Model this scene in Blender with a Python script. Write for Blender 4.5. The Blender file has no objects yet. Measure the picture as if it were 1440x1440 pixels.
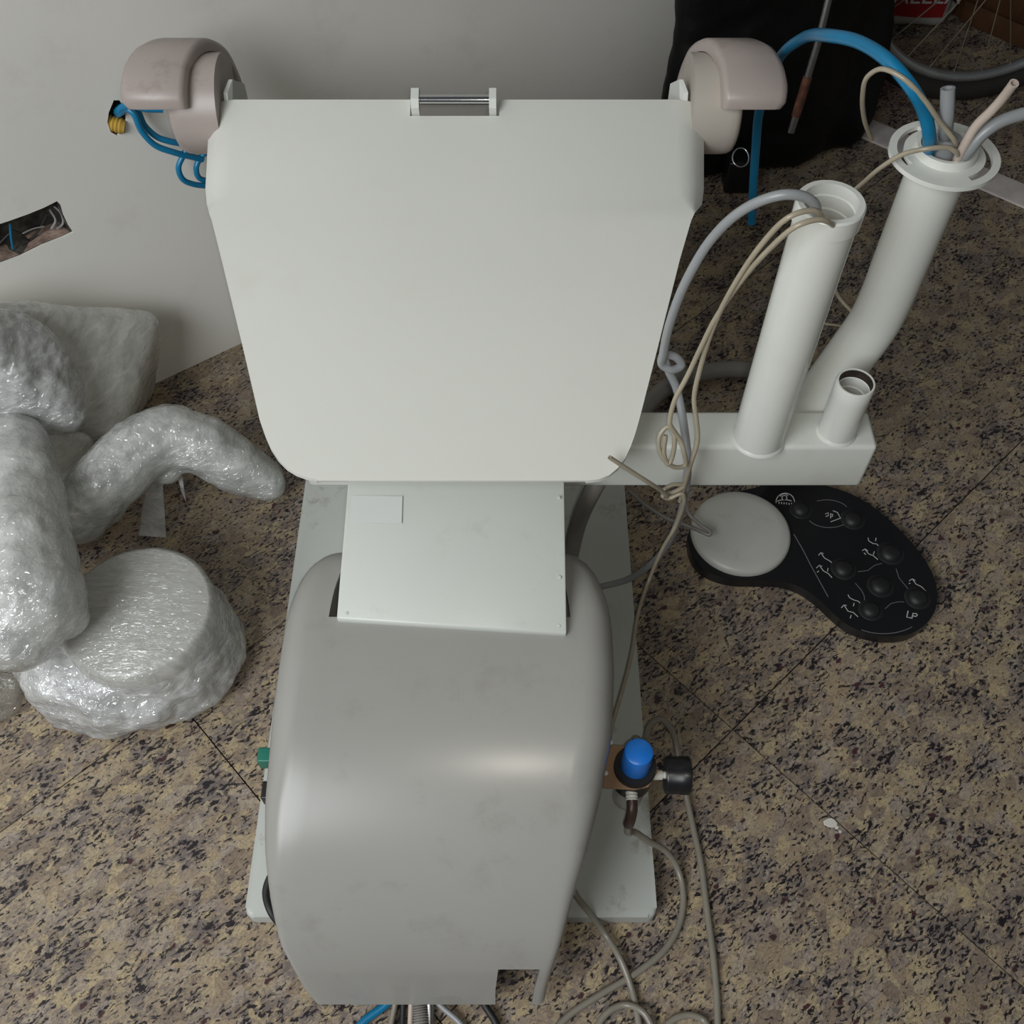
import bpy, bmesh, math, random
from mathutils import Vector, Matrix, noise

# ------------------------------------------------------------------ camera / world / lights
scene = bpy.context.scene
H, FPX, PITCH = 1.35, 1450.0, math.radians(55.3)
CT, ST = math.cos(PITCH), math.sin(PITCH)
cam_data = bpy.data.cameras.new('camera')
cam_data.sensor_width = 36.0
cam_data.lens = 36.0 * FPX / 1440.0
cam_data.clip_start = 0.02
cam = bpy.data.objects.new('camera', cam_data)
scene.collection.objects.link(cam)
cam.location = (0, 0, H)
cam.rotation_euler = (math.pi / 2 - PITCH, 0, 0)
scene.camera = cam

world = bpy.data.worlds.new('room_ambient')
scene.world = world
world.use_nodes = True
bg = world.node_tree.nodes['Background']
bg.inputs['Color'].default_value = (0.80, 0.90, 1.0, 1)
bg.inputs['Strength'].default_value = 0.055

def light(name, kind, loc, power, color, size=None, target=None, spot=None):
    d = bpy.data.lights.new(name, kind)
    d.energy = power
    d.color = color
    if kind == 'AREA':
        d.shape = 'DISK'; d.size = size
    elif size is not None:
        d.shadow_soft_size = size
    if spot:
        d.spot_size = spot; d.spot_blend = 1.0
    o = bpy.data.objects.new(name, d)
    scene.collection.objects.link(o)
    o.location = loc
    if target is not None:
        o.rotation_euler = (Vector(target) - Vector(loc)).to_track_quat('-Z', 'Y').to_euler()
    return o

light('ceiling_lamp', 'AREA', (-1.5, -1.15, 2.15), 74, (0.95, 0.98, 1.0), 1.8, (-1.3, 0.9, 0.2))
light('phone_flash', 'SPOT', (0.015, -0.02, 1.375), 8.8, (1.0, 0.93, 0.80), 0.008, (-0.05, 0.85, 0.1), math.radians(110))

vs = scene.view_settings
vs.view_transform = 'Standard'
vs.look = 'None'
vs.gamma = 1.0
vs.exposure = 0.0
vs.use_curve_mapping = False

# ------------------------------------------------------------------ helpers
COL = scene.collection
rnd = random.Random(7)

def ray(x, y):
    u = 720 - y
    return Vector((x - 720, FPX * CT + u * ST, -FPX * ST + u * CT))
def at(x, y, z=0.0):
    d = ray(x, y); t = (z - H) / d.z
    return Vector((d.x * t, d.y * t, z))
def aty(x, y, Y):
    d = ray(x, y); t = Y / d.y
    return Vector((d.x * t, Y, H + d.z * t))

def tag(o, label=None, cat=None, group=None, kind=None):
    if label: o['label'] = label
    if cat: o['category'] = cat
    if group: o['group'] = group
    if kind: o['kind'] = kind
    return o

def empty(name, loc=(0, 0, 0)):
    o = bpy.data.objects.new(name, None)
    o.empty_display_size = 0.05
    COL.objects.link(o)
    o.location = loc
    return o

def link_mesh(name, me, mat=None, parent=None, smooth=40, mods=()):
    o = bpy.data.objects.new(name, me)
    COL.objects.link(o)
    if mat: 
        me.materials.clear(); me.materials.append(mat)
    if smooth is not None:
        me.polygons.foreach_set('use_smooth', [True] * len(me.polygons))
        if smooth < 180:
            me.set_sharp_from_angle(angle=math.radians(smooth))
    if parent is not None:
        o.parent = parent
        o.matrix_parent_inverse = Matrix.Translation(parent_loc(parent)).inverted()
    return o

def parent_loc(p):
    # meshes carry world coordinates, so only a top-level Empty has an offset to undo
    return p.location.copy() if p.parent is None else Vector((0, 0, 0))

def pyd(name, verts, faces, mat=None, parent=None, smooth=40):
    me = bpy.data.meshes.new(name)
    me.from_pydata([tuple(v) for v in verts], [], faces)
    me.update()
    bm = bmesh.new(); bm.from_mesh(me)
    bmesh.ops.recalc_face_normals(bm, faces=bm.faces)
    bm.to_mesh(me); bm.free()
    return link_mesh(name, me, mat, parent, smooth)

def bmobj(name, bm, mat=None, parent=None, smooth=40):
    me = bpy.data.meshes.new(name)
    bmesh.ops.recalc_face_normals(bm, faces=bm.faces)
    bm.to_mesh(me); bm.free()
    return link_mesh(name, me, mat, parent, smooth)

def spline(pts, n=8):
    P = [Vector(p) for p in pts]
    if len(P) < 3: return P
    P = [P[0] * 2 - P[1]] + P + [P[-1] * 2 - P[-2]]
    out = []
    for i in range(1, len(P) - 2):
        a, b, c, d = P[i - 1:i + 3]
        # centripetal Catmull-Rom
        t0 = 0; t1 = t0 + max((b - a).length, 1e-5) ** .5
        t2 = t1 + max((c - b).length, 1e-5) ** .5; t3 = t2 + max((d - c).length, 1e-5) ** .5
        for k in range(n):
            t = t1 + (t2 - t1) * k / n
            A1 = a * ((t1 - t) / (t1 - t0)) + b * ((t - t0) / (t1 - t0))
            A2 = b * ((t2 - t) / (t2 - t1)) + c * ((t - t1) / (t2 - t1))
            A3 = c * ((t3 - t) / (t3 - t2)) + d * ((t - t2) / (t3 - t2))
            B1 = A1 * ((t2 - t) / (t2 - t0)) + A2 * ((t - t0) / (t2 - t0))
            B2 = A2 * ((t3 - t) / (t3 - t1)) + A3 * ((t - t1) / (t3 - t1))
            out.append(B1 * ((t2 - t) / (t2 - t1)) + B2 * ((t - t1) / (t2 - t1)))
    out.append(P[-2])
    return out

def sweep(path, radii, segs=10, hollow=0.0):
    """verts, faces of a tube along path; hollow = wall thickness (open bore at both ends)"""
    n = len(path)
    if not isinstance(radii, (list, tuple)): radii = [radii] * n
    tang = []
    for i in range(n):
        t = path[min(i + 1, n - 1)] - path[max(i - 1, 0)]
        tang.append(t.normalized() if t.length > 1e-9 else Vector((0, 0, 1)))
    ref = Vector((0, 0, 1)) if abs(tang[0].z) < .9 else Vector((1, 0, 0))
    u = tang[0].cross(ref).normalized()
    V, F = [], []
    frames = []
    for i in range(n):
        u = (u - tang[i] * u.dot(tang[i])).normalized()
        frames.append((u.copy(), tang[i].cross(u).normalized()))
    def ring(i, r):
        u, w = frames[i]
        for k in range(segs):
            a = 2 * math.pi * k / segs
            V.append(path[i] + u * (math.cos(a) * r) + w * (math.sin(a) * r))
    for i in range(n): ring(i, radii[i])
    def bridge(a, b):
        for k in range(segs):
            k2 = (k + 1) % segs
            F.append((a * segs + k, a * segs + k2, b * segs + k2, b * segs + k))
    for i in range(n - 1): bridge(i, i + 1)
    if hollow:
        m = n
        for i in range(n): ring(i, max(radii[i] - hollow, 1e-4))
        for i in range(n - 1): bridge(m + i + 1, m + i)
        bridge(0, m); bridge(n - 1, m + n - 1)
    else:
        F.append(tuple(range(segs - 1, -1, -1)))
        F.append(tuple((n - 1) * segs + k for k in range(segs)))
    return V, F

def tube(name, pts, r, mat, parent=None, n=8, segs=10, hollow=0.0, raw=False):
    path = [Vector(p) for p in pts] if raw else spline(pts, n)
    if callable(r): r = [r(i / (len(path) - 1)) for i in range(len(path))]
    V, F = sweep(path, r, segs, hollow)
    return pyd(name, V, F, mat, parent, 50)

def hose(name, pz, r, mat, label, cat='hose', group=None, parent=None, n=8, hollow=True):
    """top-level hose through (px, py, z) or Vector control points"""
    pts = [p if isinstance(p, Vector) else at(*p) for p in pz]
    V, F = sweep(spline(pts, n), r, 10, r * .35 if hollow else 0)
    o = pyd(name, V, F, mat, parent, 50)
    if parent is None: tag(o, label, cat, group)
    return o

def rbox(name, lo, hi, mat, parent=None, bevel=0.003, segs=3, rotz=0, pivot=None):
    bm = bmesh.new()
    bmesh.ops.create_cube(bm, size=1)
    lo, hi = Vector(lo), Vector(hi)
    c, d = (lo + hi) / 2, hi - lo
    for v in bm.verts: v.co = Vector((v.co.x * d.x, v.co.y * d.y, v.co.z * d.z)) + c
    if bevel:
        bmesh.ops.bevel(bm, geom=bm.edges[:], offset=bevel, segments=segs, profile=.5, affect='EDGES')
    if rotz:
        pv = Vector(pivot) if pivot else c
        bmesh.ops.rotate(bm, verts=bm.verts, cent=pv, matrix=Matrix.Rotation(rotz, 3, 'Z'))
    return bmobj(name, bm, mat, parent, 40)

def prism(name, pts, z0, z1, mat, parent=None, bevel=0.0, segs=3, smooth=40):
    """vertical prism over a plan outline; z0/z1 may be lists"""
    bm = bmesh.new()
    n = len(pts)
    lo = [bm.verts.new((p[0], p[1], z0)) for p in pts]
    hi = [bm.verts.new((p[0], p[1], z1)) for p in pts]
    top = bm.faces.new(hi); bm.faces.new(lo[::-1])
    for i in range(n): bm.faces.new((lo[i], lo[(i + 1) % n], hi[(i + 1) % n], hi[i]))
    if bevel:
        bmesh.ops.bevel(bm, geom=list(top.edges), offset=bevel, segments=segs, profile=.5, affect='EDGES')
    return bmobj(name, bm, mat, parent, smooth)

def hexa(name, eight, mat, parent=None, bevel=0.0, segs=2):
    """solid from 4 bottom + 4 top corners"""
    bm = bmesh.new()
    v = [bm.verts.new(p) for p in eight]
    for f in ((3, 2, 1, 0), (4, 5, 6, 7), (0, 1, 5, 4), (1, 2, 6, 5), (2, 3, 7, 6), (3, 0, 4, 7)):
        bm.faces.new([v[i] for i in f])
    bmesh.ops.recalc_face_normals(bm, faces=bm.faces)
    if bevel: bmesh.ops.bevel(bm, geom=bm.edges[:], offset=bevel, segments=segs, profile=.5, affect='EDGES')
    return bmobj(name, bm, mat, parent, 40)

def lathe(name, prof, mat, parent=None, origin=(0, 0, 0), axis=(0, 0, 1), segs=32, smooth=35):
    """prof: (radius, height) list; r=0 ends are closed"""
    q = Vector((0, 0, 1)).rotation_difference(Vector(axis).normalized())
    o = Vector(origin)
    V, F, rows = [], [], []
    for r, h in prof:
        if r < 1e-6:
            rows.append([len(V)]); V.append(o + q @ Vector((0, 0, h)))
        else:
            rows.append(list(range(len(V), len(V) + segs)))
            for k in range(segs):
                a = 2 * math.pi * k / segs
                V.append(o + q @ Vector((r * math.cos(a), r * math.sin(a), h)))
    for a, b in zip(rows, rows[1:]):
        for k in range(segs):
            k2 = (k + 1) % segs
            if len(a) == 1 and len(b) == 1: continue
            if len(a) == 1: F.append((a[0], b[k2], b[k]))
            elif len(b) == 1: F.append((a[k], a[k2], b[0]))
            else: F.append((a[k], a[k2], b[k2], b[k]))
    return pyd(name, V, F, mat, parent, smooth)

def bake(o, angle=40):
    """replace a mesh by its evaluated modifiers, with crisp rims"""
    dg = bpy.context.evaluated_depsgraph_get(); dg.update()
    me = bpy.data.meshes.new_from_object(o.evaluated_get(dg))
    me.name = o.name
    o.modifiers.clear(); o.data = me
    me.polygons.foreach_set('use_smooth', [True] * len(me.polygons))
    me.set_sharp_from_angle(angle=math.radians(angle))

def tin(x, xs, ys):
    if x <= xs[0]: return ys[0]
    for i in range(len(xs) - 1):
        if x <= xs[i + 1]:
            t = (x - xs[i]) / (xs[i + 1] - xs[i]); return ys[i] + (ys[i + 1] - ys[i]) * t
    return ys[-1]

def blob(name, prims, mat, parent=None, voxel=.006, smooth_it=6, amp=.006, freq=30, seed=0, stretch=(1, 1, 1), zmin=.001, smooth=180, keep=True):
    """remeshed union of capsules ('c',p0,p1,r0,r1) and hulls ('h',[(p,r)..]) with crumpled relief"""
    bm = bmesh.new()
    for pr in prims:
        b2 = bmesh.new()
        pts = [(pr[1], pr[3]), (pr[2], pr[4])] if pr[0] == 'c' else pr[1]
        for p, r in pts:
            bmesh.ops.create_icosphere(b2, subdivisions=2, radius=r, matrix=Matrix.Translation(Vector(p)))
        res = bmesh.ops.convex_hull(b2, input=b2.verts)
        junk = [g for g in res['geom_interior'] + res['geom_unused'] if isinstance(g, bmesh.types.BMVert)]
        bmesh.ops.delete(b2, geom=list(set(junk)), context='VERTS')
        tmp = bpy.data.meshes.new('tmp'); b2.to_mesh(tmp); b2.free()
        bm.from_mesh(tmp); bpy.data.meshes.remove(tmp)
    me = bpy.data.meshes.new(name + '_src'); bm.to_mesh(me); bm.free()
    o = bpy.data.objects.new(name + '_src', me); COL.objects.link(o)
    m = o.modifiers.new('r', 'REMESH'); m.mode = 'VOXEL'; m.voxel_size = voxel
    m = o.modifiers.new('s', 'SMOOTH'); m.factor = .5; m.iterations = smooth_it
    dg = bpy.context.evaluated_depsgraph_get(); dg.update()
    out = bpy.data.meshes.new_from_object(o.evaluated_get(dg))
    out.name = name
    bpy.data.objects.remove(o); bpy.data.meshes.remove(me)
    off = Vector((seed * 3.7, seed * 1.3, seed * 2.1))
    for v in out.vertices:
        p = Vector((v.co.x * stretch[0], v.co.y * stretch[1], v.co.z * stretch[2])) * freq + off
        d = noise.noise(p) * .8 + (1 - 2 * abs(noise.noise(p * 1.9))) * .35 + noise.noise(p * 4.3) * .12
        v.co += v.normal * (amp * d)
        if v.co.z < zmin: v.co.z = zmin
        if keep:
            dw = WN.dot(v.co - W0)
            if dw < .004 and WD.dot(v.co - W0) < 1.45: v.co += WN * (.004 - dw)
    return link_mesh(name, out, mat, parent, smooth)

# ------------------------------------------------------------------ materials
def nodes_of(name):
    m = bpy.data.materials.new(name); m.use_nodes = True
    nt = m.node_tree
    return m, nt, nt.nodes['Principled BSDF']
def N(nt, typ, **kw):
    n = nt.nodes.new(typ)
    for k, v in kw.items():
        if k in n.inputs: n.inputs[k].default_value = v
        else: setattr(n, k, v)
    return n
def ramp(nt, stops, src, interp='LINEAR'):
    r = nt.nodes.new('ShaderNodeValToRGB'); r.color_ramp.interpolation = interp
    e = r.color_ramp.elements
    while len(e) < len(stops): e.new(.5)
    for el, (p, c) in zip(e, stops):
        el.position = p; el.color = c if len(c) == 4 else (*c, 1)
    nt.links.new(src, r.inputs[0]); return r
def mixc(nt, fac, a, b, blend='MIX'):
    m = nt.nodes.new('ShaderNodeMix'); m.data_type = 'RGBA'; m.blend_type = blend
    for sock, val in ((m.inputs[0], fac), (m.inputs[6], a), (m.inputs[7], b)):
        if hasattr(val, 'links'): nt.links.new(val, sock)
        else: sock.default_value = val if not isinstance(val, tuple) or len(val) == 4 else (*val, 1)
    return m.outputs[2]

def plain(name, color, rough=.5, metal=0.0, var=.06, vscale=8, bump=0.0, bscale=200, coat=0, dirt=None, dirt_amt=0.0, dscale=14, trans=0, spec=.5):
    """painted / moulded surface with slight mottling and optional dirt stains"""
    m, nt, b = nodes_of(name)
    tc = N(nt, 'ShaderNodeTexCoord')
    nz = N(nt, 'ShaderNodeTexNoise', Scale=vscale, Detail=5.0)
    nt.links.new(tc.outputs['Object'], nz.inputs['Vector'])
    lo = tuple(c * (1 - var) for c in color); hi = tuple(min(1, c * (1 + var)) for c in color)
    r = ramp(nt, [(.3, lo), (.7, hi)], nz.outputs[0])
    col = r.outputs[0]
    if dirt:
        n2 = N(nt, 'ShaderNodeTexNoise', Scale=dscale, Detail=8.0, Roughness=.7)
        nt.links.new(tc.outputs['Object'], n2.inputs['Vector'])
        r2 = ramp(nt, [(.56, (0, 0, 0)), (.74, (dirt_amt,) * 3)], n2.outputs[0])
        col = mixc(nt, r2.outputs[0], col, dirt)
    nt.links.new(col, b.inputs['Base Color'])
    b.inputs['Roughness'].default_value = rough
    b.inputs['Metallic'].default_value = metal
    b.inputs['Coat Weight'].default_value = coat
    b.inputs['Transmission Weight'].default_value = trans
    b.inputs['Specular IOR Level'].default_value = spec
    if bump:
        n3 = N(nt, 'ShaderNodeTexNoise', Scale=bscale, Detail=3.0)
        nt.links.new(tc.outputs['Object'], n3.inputs['Vector'])
        bp = N(nt, 'ShaderNodeBump', Strength=bump, Distance=.002)
        nt.links.new(n3.outputs[0], bp.inputs['Height']); nt.links.new(bp.outputs[0], b.inputs['Normal'])
    return m

def granite(name):
    m, nt, b = nodes_of(name)
    L = nt.links.new
    tc = N(nt, 'ShaderNodeTexCoord'); oi = N(nt, 'ShaderNodeObjectInfo')
    add = N(nt, 'ShaderNodeVectorMath', operation='MULTIPLY_ADD')
    L(oi.outputs['Random'], add.inputs[0]); add.inputs[1].default_value = (37, 23, 11)
    L(tc.outputs['Object'], add.inputs[2])
    mp = N(nt, 'ShaderNodeMapping'); mp.inputs['Rotation'].default_value = (0, 0, .2); mp.inputs['Scale'].default_value = (.8, 1.15, 1)
    L(add.outputs[0], mp.inputs['Vector'])
    wn = N(nt, 'ShaderNodeTexNoise', Scale=70.0, Detail=5.0, Roughness=.65); L(mp.outputs[0], wn.inputs['Vector'])
    wv = N(nt, 'ShaderNodeVectorMath', operation='MULTIPLY_ADD'); L(wn.outputs[1], wv.inputs[0]); wv.inputs[1].default_value = (.016, .016, .0); L(mp.outputs[0], wv.inputs[2])
    vec = wv.outputs[0]
    # cream feldspar grains of two sizes
    vo = N(nt, 'ShaderNodeTexVoronoi', Scale=58.0); L(vec, vo.inputs['Vector'])
    sep = N(nt, 'ShaderNodeSeparateColor'); L(vo.outputs['Color'], sep.inputs[0])
    grain = ramp(nt, [(0, (.22, .175, .14)), (.3, (.355, .285, .19)), (.5, (.275, .228, .19)), (.72, (.42, .345, .215)), (1, (.32, .275, .235))], sep.outputs[0])
    fine = N(nt, 'ShaderNodeTexNoise', Scale=330.0, Detail=5.0, Roughness=.8); L(vec, fine.inputs['Vector'])
    fr = ramp(nt, [(.34, (.50, .46, .47)), (.56, (1.08, 1.06, 1.02))], fine.outputs[0])
    c1 = mixc(nt, 1.0, grain.outputs[0], fr.outputs[0], 'MULTIPLY')
    # grey-violet matrix packed round the grains
    big = N(nt, 'ShaderNodeTexNoise', Scale=22.0, Detail=3.0); L(vec, big.inputs['Vector'])
    mid = N(nt, 'ShaderNodeTexNoise', Scale=150.0, Detail=5.0, Roughness=.7); L(vec, mid.inputs['Vector'])
    s1 = N(nt, 'ShaderNodeMath', operation='MULTIPLY_ADD'); L(big.outputs[0], s1.inputs[0]); s1.inputs[1].default_value = .55; L(mid.outputs[0], s1.inputs[2])
    gm = ramp(nt, [(.78, (0, 0, 0)), (.88, (.8, .8, .8))], s1.outputs[0])
    c2 = mixc(nt, gm.outputs[0], c1, (.14, .12, .118))
    # black mica flecks, short and slightly drawn out
    mp2 = N(nt, 'ShaderNodeMapping'); mp2.inputs['Scale'].default_value = (.8, 1.35, 1); L(vec, mp2.inputs['Vector'])
    dk = N(nt, 'ShaderNodeTexNoise', Scale=185.0, Detail=3.0, Roughness=.55); L(mp2.outputs[0], dk.inputs['Vector'])
    s2 = N(nt, 'ShaderNodeMath', operation='MULTIPLY_ADD'); L(big.outputs[0], s2.inputs[0]); s2.inputs[1].default_value = .32; L(dk.outputs[0], s2.inputs[2])
    dm = ramp(nt, [(.715, (0, 0, 0)), (.76, (1, 1, 1))], s2.outputs[0])
    c3 = mixc(nt, dm.outputs[0], c2, (.020, .016, .019))
    # sparse maroon garnets
    v2 = N(nt, 'ShaderNodeTexVoronoi', Scale=42.0); L(vec, v2.inputs['Vector'])
    gd = ramp(nt, [(.13, (1, 1, 1)), (.2, (0, 0, 0))], v2.outputs['Distance'])
    s3 = N(nt, 'ShaderNodeSeparateColor'); L(v2.outputs['Color'], s3.inputs[0])
    gs = ramp(nt, [(.62, (0, 0, 0)), (.66, (1, 1, 1))], s3.outputs[1])
    gmul = N(nt, 'ShaderNodeMath', operation='MULTIPLY'); L(gd.outputs[0], gmul.inputs[0]); L(gs.outputs[0], gmul.inputs[1])
    c4 = mixc(nt, gmul.outputs[0], c3, (.060, .026, .030))
    L(c4, b.inputs['Base Color'])
    b.inputs['Roughness'].default_value = .33
    b.inputs['Specular IOR Level'].default_value = .35
    return m

def film(name, color, alpha_lo, alpha_hi, rough=.25, lump=40, fold=120, strength=.6, stretch=(1, 1, 3), lo=.55):
    """stretch-wrap: milky layers under a glossy, finely wrinkled skin, partly see-through"""
    m, nt, b = nodes_of(name)
    L = nt.links.new
    tc = N(nt, 'ShaderNodeTexCoord')
    mp = N(nt, 'ShaderNodeMapping'); mp.inputs['Scale'].default_value = stretch; mp.inputs['Rotation'].default_value = (.5, .3, .7)
    L(tc.outputs['Object'], mp.inputs['Vector'])
    n1 = N(nt, 'ShaderNodeTexNoise', Scale=lump, Detail=6.0, Roughness=.6, Distortion=.6); L(mp.outputs[0], n1.inputs['Vector'])
    bp = N(nt, 'ShaderNodeBump', Strength=strength * .35, Distance=.005); L(n1.outputs[0], bp.inputs['Height'])
    L(bp.outputs[0], b.inputs['Normal'])
    # sharp little folds that catch glints
    n3 = N(nt, 'ShaderNodeTexNoise', Scale=fold, Detail=1.5, Roughness=.45, Distortion=1.6); L(mp.outputs[0], n3.inputs['Vector'])
    bq = N(nt, 'ShaderNodeBump', Strength=1.0, Distance=.009 * strength); L(n3.outputs[0], bq.inputs['Height'])
    L(bq.outputs[0], b.inputs['Coat Normal'])
    b.inputs['Coat Weight'].default_value = 1.0; b.inputs['Coat Roughness'].default_value = .05; b.inputs['Coat IOR'].default_value = 2.0
    n2 = N(nt, 'ShaderNodeTexNoise', Scale=24.0, Detail=9.0, Roughness=.7, Distortion=.9); L(mp.outputs[0], n2.inputs['Vector'])
    r = ramp(nt, [(.32, tuple(c * lo for c in color)), (.64, color)], n2.outputs[0]); L(r.outputs[0], b.inputs['Base Color'])
    a = ramp(nt, [(.34, (alpha_lo,) * 3), (.62, (alpha_hi,) * 3)], n2.outputs[0]); L(a.outputs[0], b.inputs['Alpha'])
    b.inputs['Roughness'].default_value = rough
    return m

M = {}
M['granite'] = granite('granite')
M['grout'] = plain('grout', (.035, .028, .022), .9)
M['marble'] = plain('threshold_stone', (.66, .60, .57), .5, var=.12, vscale=30)
M['wall'] = plain('wall_paint', (.75, .735, .685), .55, var=.03, vscale=3, bump=.06, bscale=40, dirt=(.42, .38, .33), dirt_amt=.22, dscale=9)
M['rubble'] = plain('hole_rubble', (.055, .048, .038), .95, var=.8, vscale=60, bump=1, bscale=90)
M['brick'] = plain('brick_edge', (.27, .19, .15), .95, var=.5, vscale=60, bump=1, bscale=120)
M['white'] = plain('white_enamel', (.655, .66, .61), .32, var=.015, vscale=4, bump=.05, bscale=260, dirt=(.5, .46, .38), dirt_amt=.10, dscale=11)
M['white2'] = plain('white_gloss_paint', (.67, .685, .64), .22, var=.02, vscale=6, dirt=(.5, .46, .38), dirt_amt=.12, dscale=16)
M['arm'] = plain('arm_enamel', (.56, .59, .545), .34, var=.02, vscale=6, bump=.05, bscale=260, dirt=(.40, .38, .33), dirt_amt=.35, dscale=22)
M['bar'] = plain('bar_enamel', (.66, .68, .63), .3, var=.02, vscale=6, bump=.05, bscale=260, dirt=(.40, .36, .28), dirt_amt=.18, dscale=18)
M['sticker'] = plain('sticker_paper', (.585, .60, .585), .5, var=.01)
M['plate'] = plain('plate_paint', (.47, .49, .46), .42, var=.04, vscale=9, dirt=(.17, .12, .07), dirt_amt=.9, dscale=12)
M['cover'] = plain('grey_plastic', (.315, .31, .29), .27, var=.03, vscale=5, dirt=(.20, .185, .165), dirt_amt=.38, dscale=13, spec=.4)
M['taupe'] = plain('taupe_plastic', (.37, .315, .29), .38, var=.04, vscale=12, dirt=(.20, .13, .10), dirt_amt=.45, dscale=30)
M['taupe2'] = plain('cream_plastic', (.44, .40, .35), .42, var=.03, vscale=12)
M['chrome'] = plain('chrome', (.78, .79, .80), .14, 1.0, var=.02)
M['steel'] = plain('steel', (.36, .36, .36), .35, 1.0, var=.1, vscale=40)
M['rim'] = plain('rim_aluminium', (.40, .42, .42), .38, .8, var=.08, vscale=30)
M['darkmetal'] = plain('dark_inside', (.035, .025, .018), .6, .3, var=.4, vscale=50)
M['black'] = plain('black_plastic', (.010, .010, .011), .30, var=.2, spec=.4)
M['rubber'] = plain('black_rubber', (.011, .011, .012), .55, var=.2)
M['tyre'] = plain('tyre_rubber', (.016, .014, .012), .8, var=.2)
M['bag'] = plain('black_bag', (.003, .003, .0033), .5, var=.3, bump=.5, bscale=60, spec=.25)
M['disc'] = plain('pedal_disc', (.50, .50, .46), .38, var=.05, vscale=14, dirt=(.24, .22, .18), dirt_amt=.4, dscale=26)
M['print'] = plain('white_print', (.52, .51, .50), .6, var=.05)
M['printdim'] = plain('grey_print', (.15, .15, .15), .6, var=.05)
M['blueknob'] = plain('blue_plastic', (.012, .155, .56), .33, var=.06, vscale=40)
M['bluehose'] = plain('blue_hose', (.005, .165, .33), .3, var=.06, vscale=20)
M['greyhose'] = plain('grey_hose', (.27, .282, .29), .33, var=.05, vscale=20)
M['greyhose2'] = plain('dull_grey_hose', (.25, .235, .215), .42, var=.08, vscale=20)
M['floorhose'] = plain('smoky_tube', (.235, .215, .175), .3, var=.08, vscale=30)
M['beige'] = plain('beige_tube', (.33, .29, .215), .26, var=.10, vscale=30)
M['paletube'] = plain('pale_pink_tube', (.50, .42, .36), .3, var=.08, vscale=30)
M['yellowpipe'] = plain('corrugated_yellow', (.46, .29, .05), .5, var=.15, vscale=60)
M['green'] = plain('green_plastic', (.008, .16, .11), .4, var=.1)
M['bracket'] = plain('tan_bracket', (.36, .22, .13), .5, var=.08, vscale=30)
M['brown'] = plain('brown_fitting', (.055, .028, .020), .4, var=.2, vscale=60)
M['fitting'] = plain('white_fitting', (.68, .66, .60), .45, var=.04)
M['wood'] = plain('wood', (.075, .033, .014), .5, var=.35, vscale=14)
M['red'] = plain('red_print', (.30, .012, .014), .45, var=.15, vscale=12)
M['sack'] = plain('white_sack', (.42, .42, .40), .5, var=.12, vscale=18)
M['rust'] = plain('rusty_metal', (.14, .055, .03), .7, var=.5, vscale=60)
M['spoke'] = plain('spoke_wire', (.24, .20, .15), .4, .6, var=.1)
M['chip'] = plain('plaster', (.62, .60, .54), .8, var=.08)
M['core'] = plain('wrapped_core', (.58, .58, .545), .6, var=.10, vscale=9)
M['film'] = film('stretch_film', (.60, .61, .59), .80, .97, .3, 60, 75, .7, (1, 1, 1.8), .62)
M['filmcrisp'] = film('stretch_film_crumpled', (.66, .67, .665), .70, .96, .3, 45, 55, 1.0, (1, 1, 1.6), .58)
M['filmtop'] = film('stretch_film_taut', (.56, .56, .525), .45, .85, .3, 40, 60, .45, (1, 3, 1), .85)
M['filmclear'] = film('clear_film', (.40, .37, .31), .18, .55, .15, 26, 50, .8)
M['filmgrey'] = film('stretch_film_grey', (.66, .66, .61), .88, 1.0, .35, 30, 38, .5, (1, 1, 2.5), .75)
m, nt, b = nodes_of('clear_bowl')
b.inputs['Base Color'].default_value = (.62, .60, .54, 1); b.inputs['Roughness'].default_value = .12; b.inputs['Alpha'].default_value = .42
M['bowl'] = m

# ------------------------------------------------------------------ setting: floor
FZ = -0.012
fl = rbox('floor', (-2.6, -1.4, -.10), (3.4, 4.2, FZ), M['grout'], bevel=0)
tag(fl, 'speckled beige granite tile floor with thin dark joints', 'floor', kind='structure')
TA = math.radians(43.2)
TS = .552
org = Vector((-.472, .611, 0))
ux, uy = Vector((math.cos(TA), math.sin(TA), 0)), Vector((-math.sin(TA), math.cos(TA), 0))
G = .0018
ob, oa = org.dot(ux), org.dot(uy)
cols_ = [ob - 2.14, ob - 1.61, ob - 1.07, ob - .535, ob, ob + .538, ob + 1.85, ob + 2.6, ob + 3.4]
rows_ = [oa - 2.2, oa - 1.68, oa - 1.12, oa - .565, oa, oa + .565, oa + 1.13, oa + 1.7, oa + 2.3]
for i in range(len(cols_) - 1):
    for j in range(len(rows_) - 1):
        w_, h_ = cols_[i + 1] - cols_[i] - G, rows_[j + 1] - rows_[j] - G
        c = ux * ((cols_[i] + cols_[i + 1]) / 2) + uy * ((rows_[j] + rows_[j + 1]) / 2)
        if not (-2.4 < c.x < 2.9 and -.8 < c.y < 3.6): continue
        me = bpy.data.meshes.new('tile')
        me.from_pydata([(sx * w_ / 2, sy * h_ / 2, z) for z in (-.012, 0) for sx, sy in ((-1, -1), (1, -1), (1, 1), (-1, 1))], [],
                       [(3, 2, 1, 0), (4, 5, 6, 7), (0, 1, 5, 4), (1, 2, 6, 5), (2, 3, 7, 6), (3, 0, 4, 7)])
        me.materials.append(M['granite'])
        o = bpy.data.objects.new('tile', me); COL.objects.link(o)
        o.parent = fl; o.location = c; o.rotation_euler = (0, 0, TA)

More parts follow.
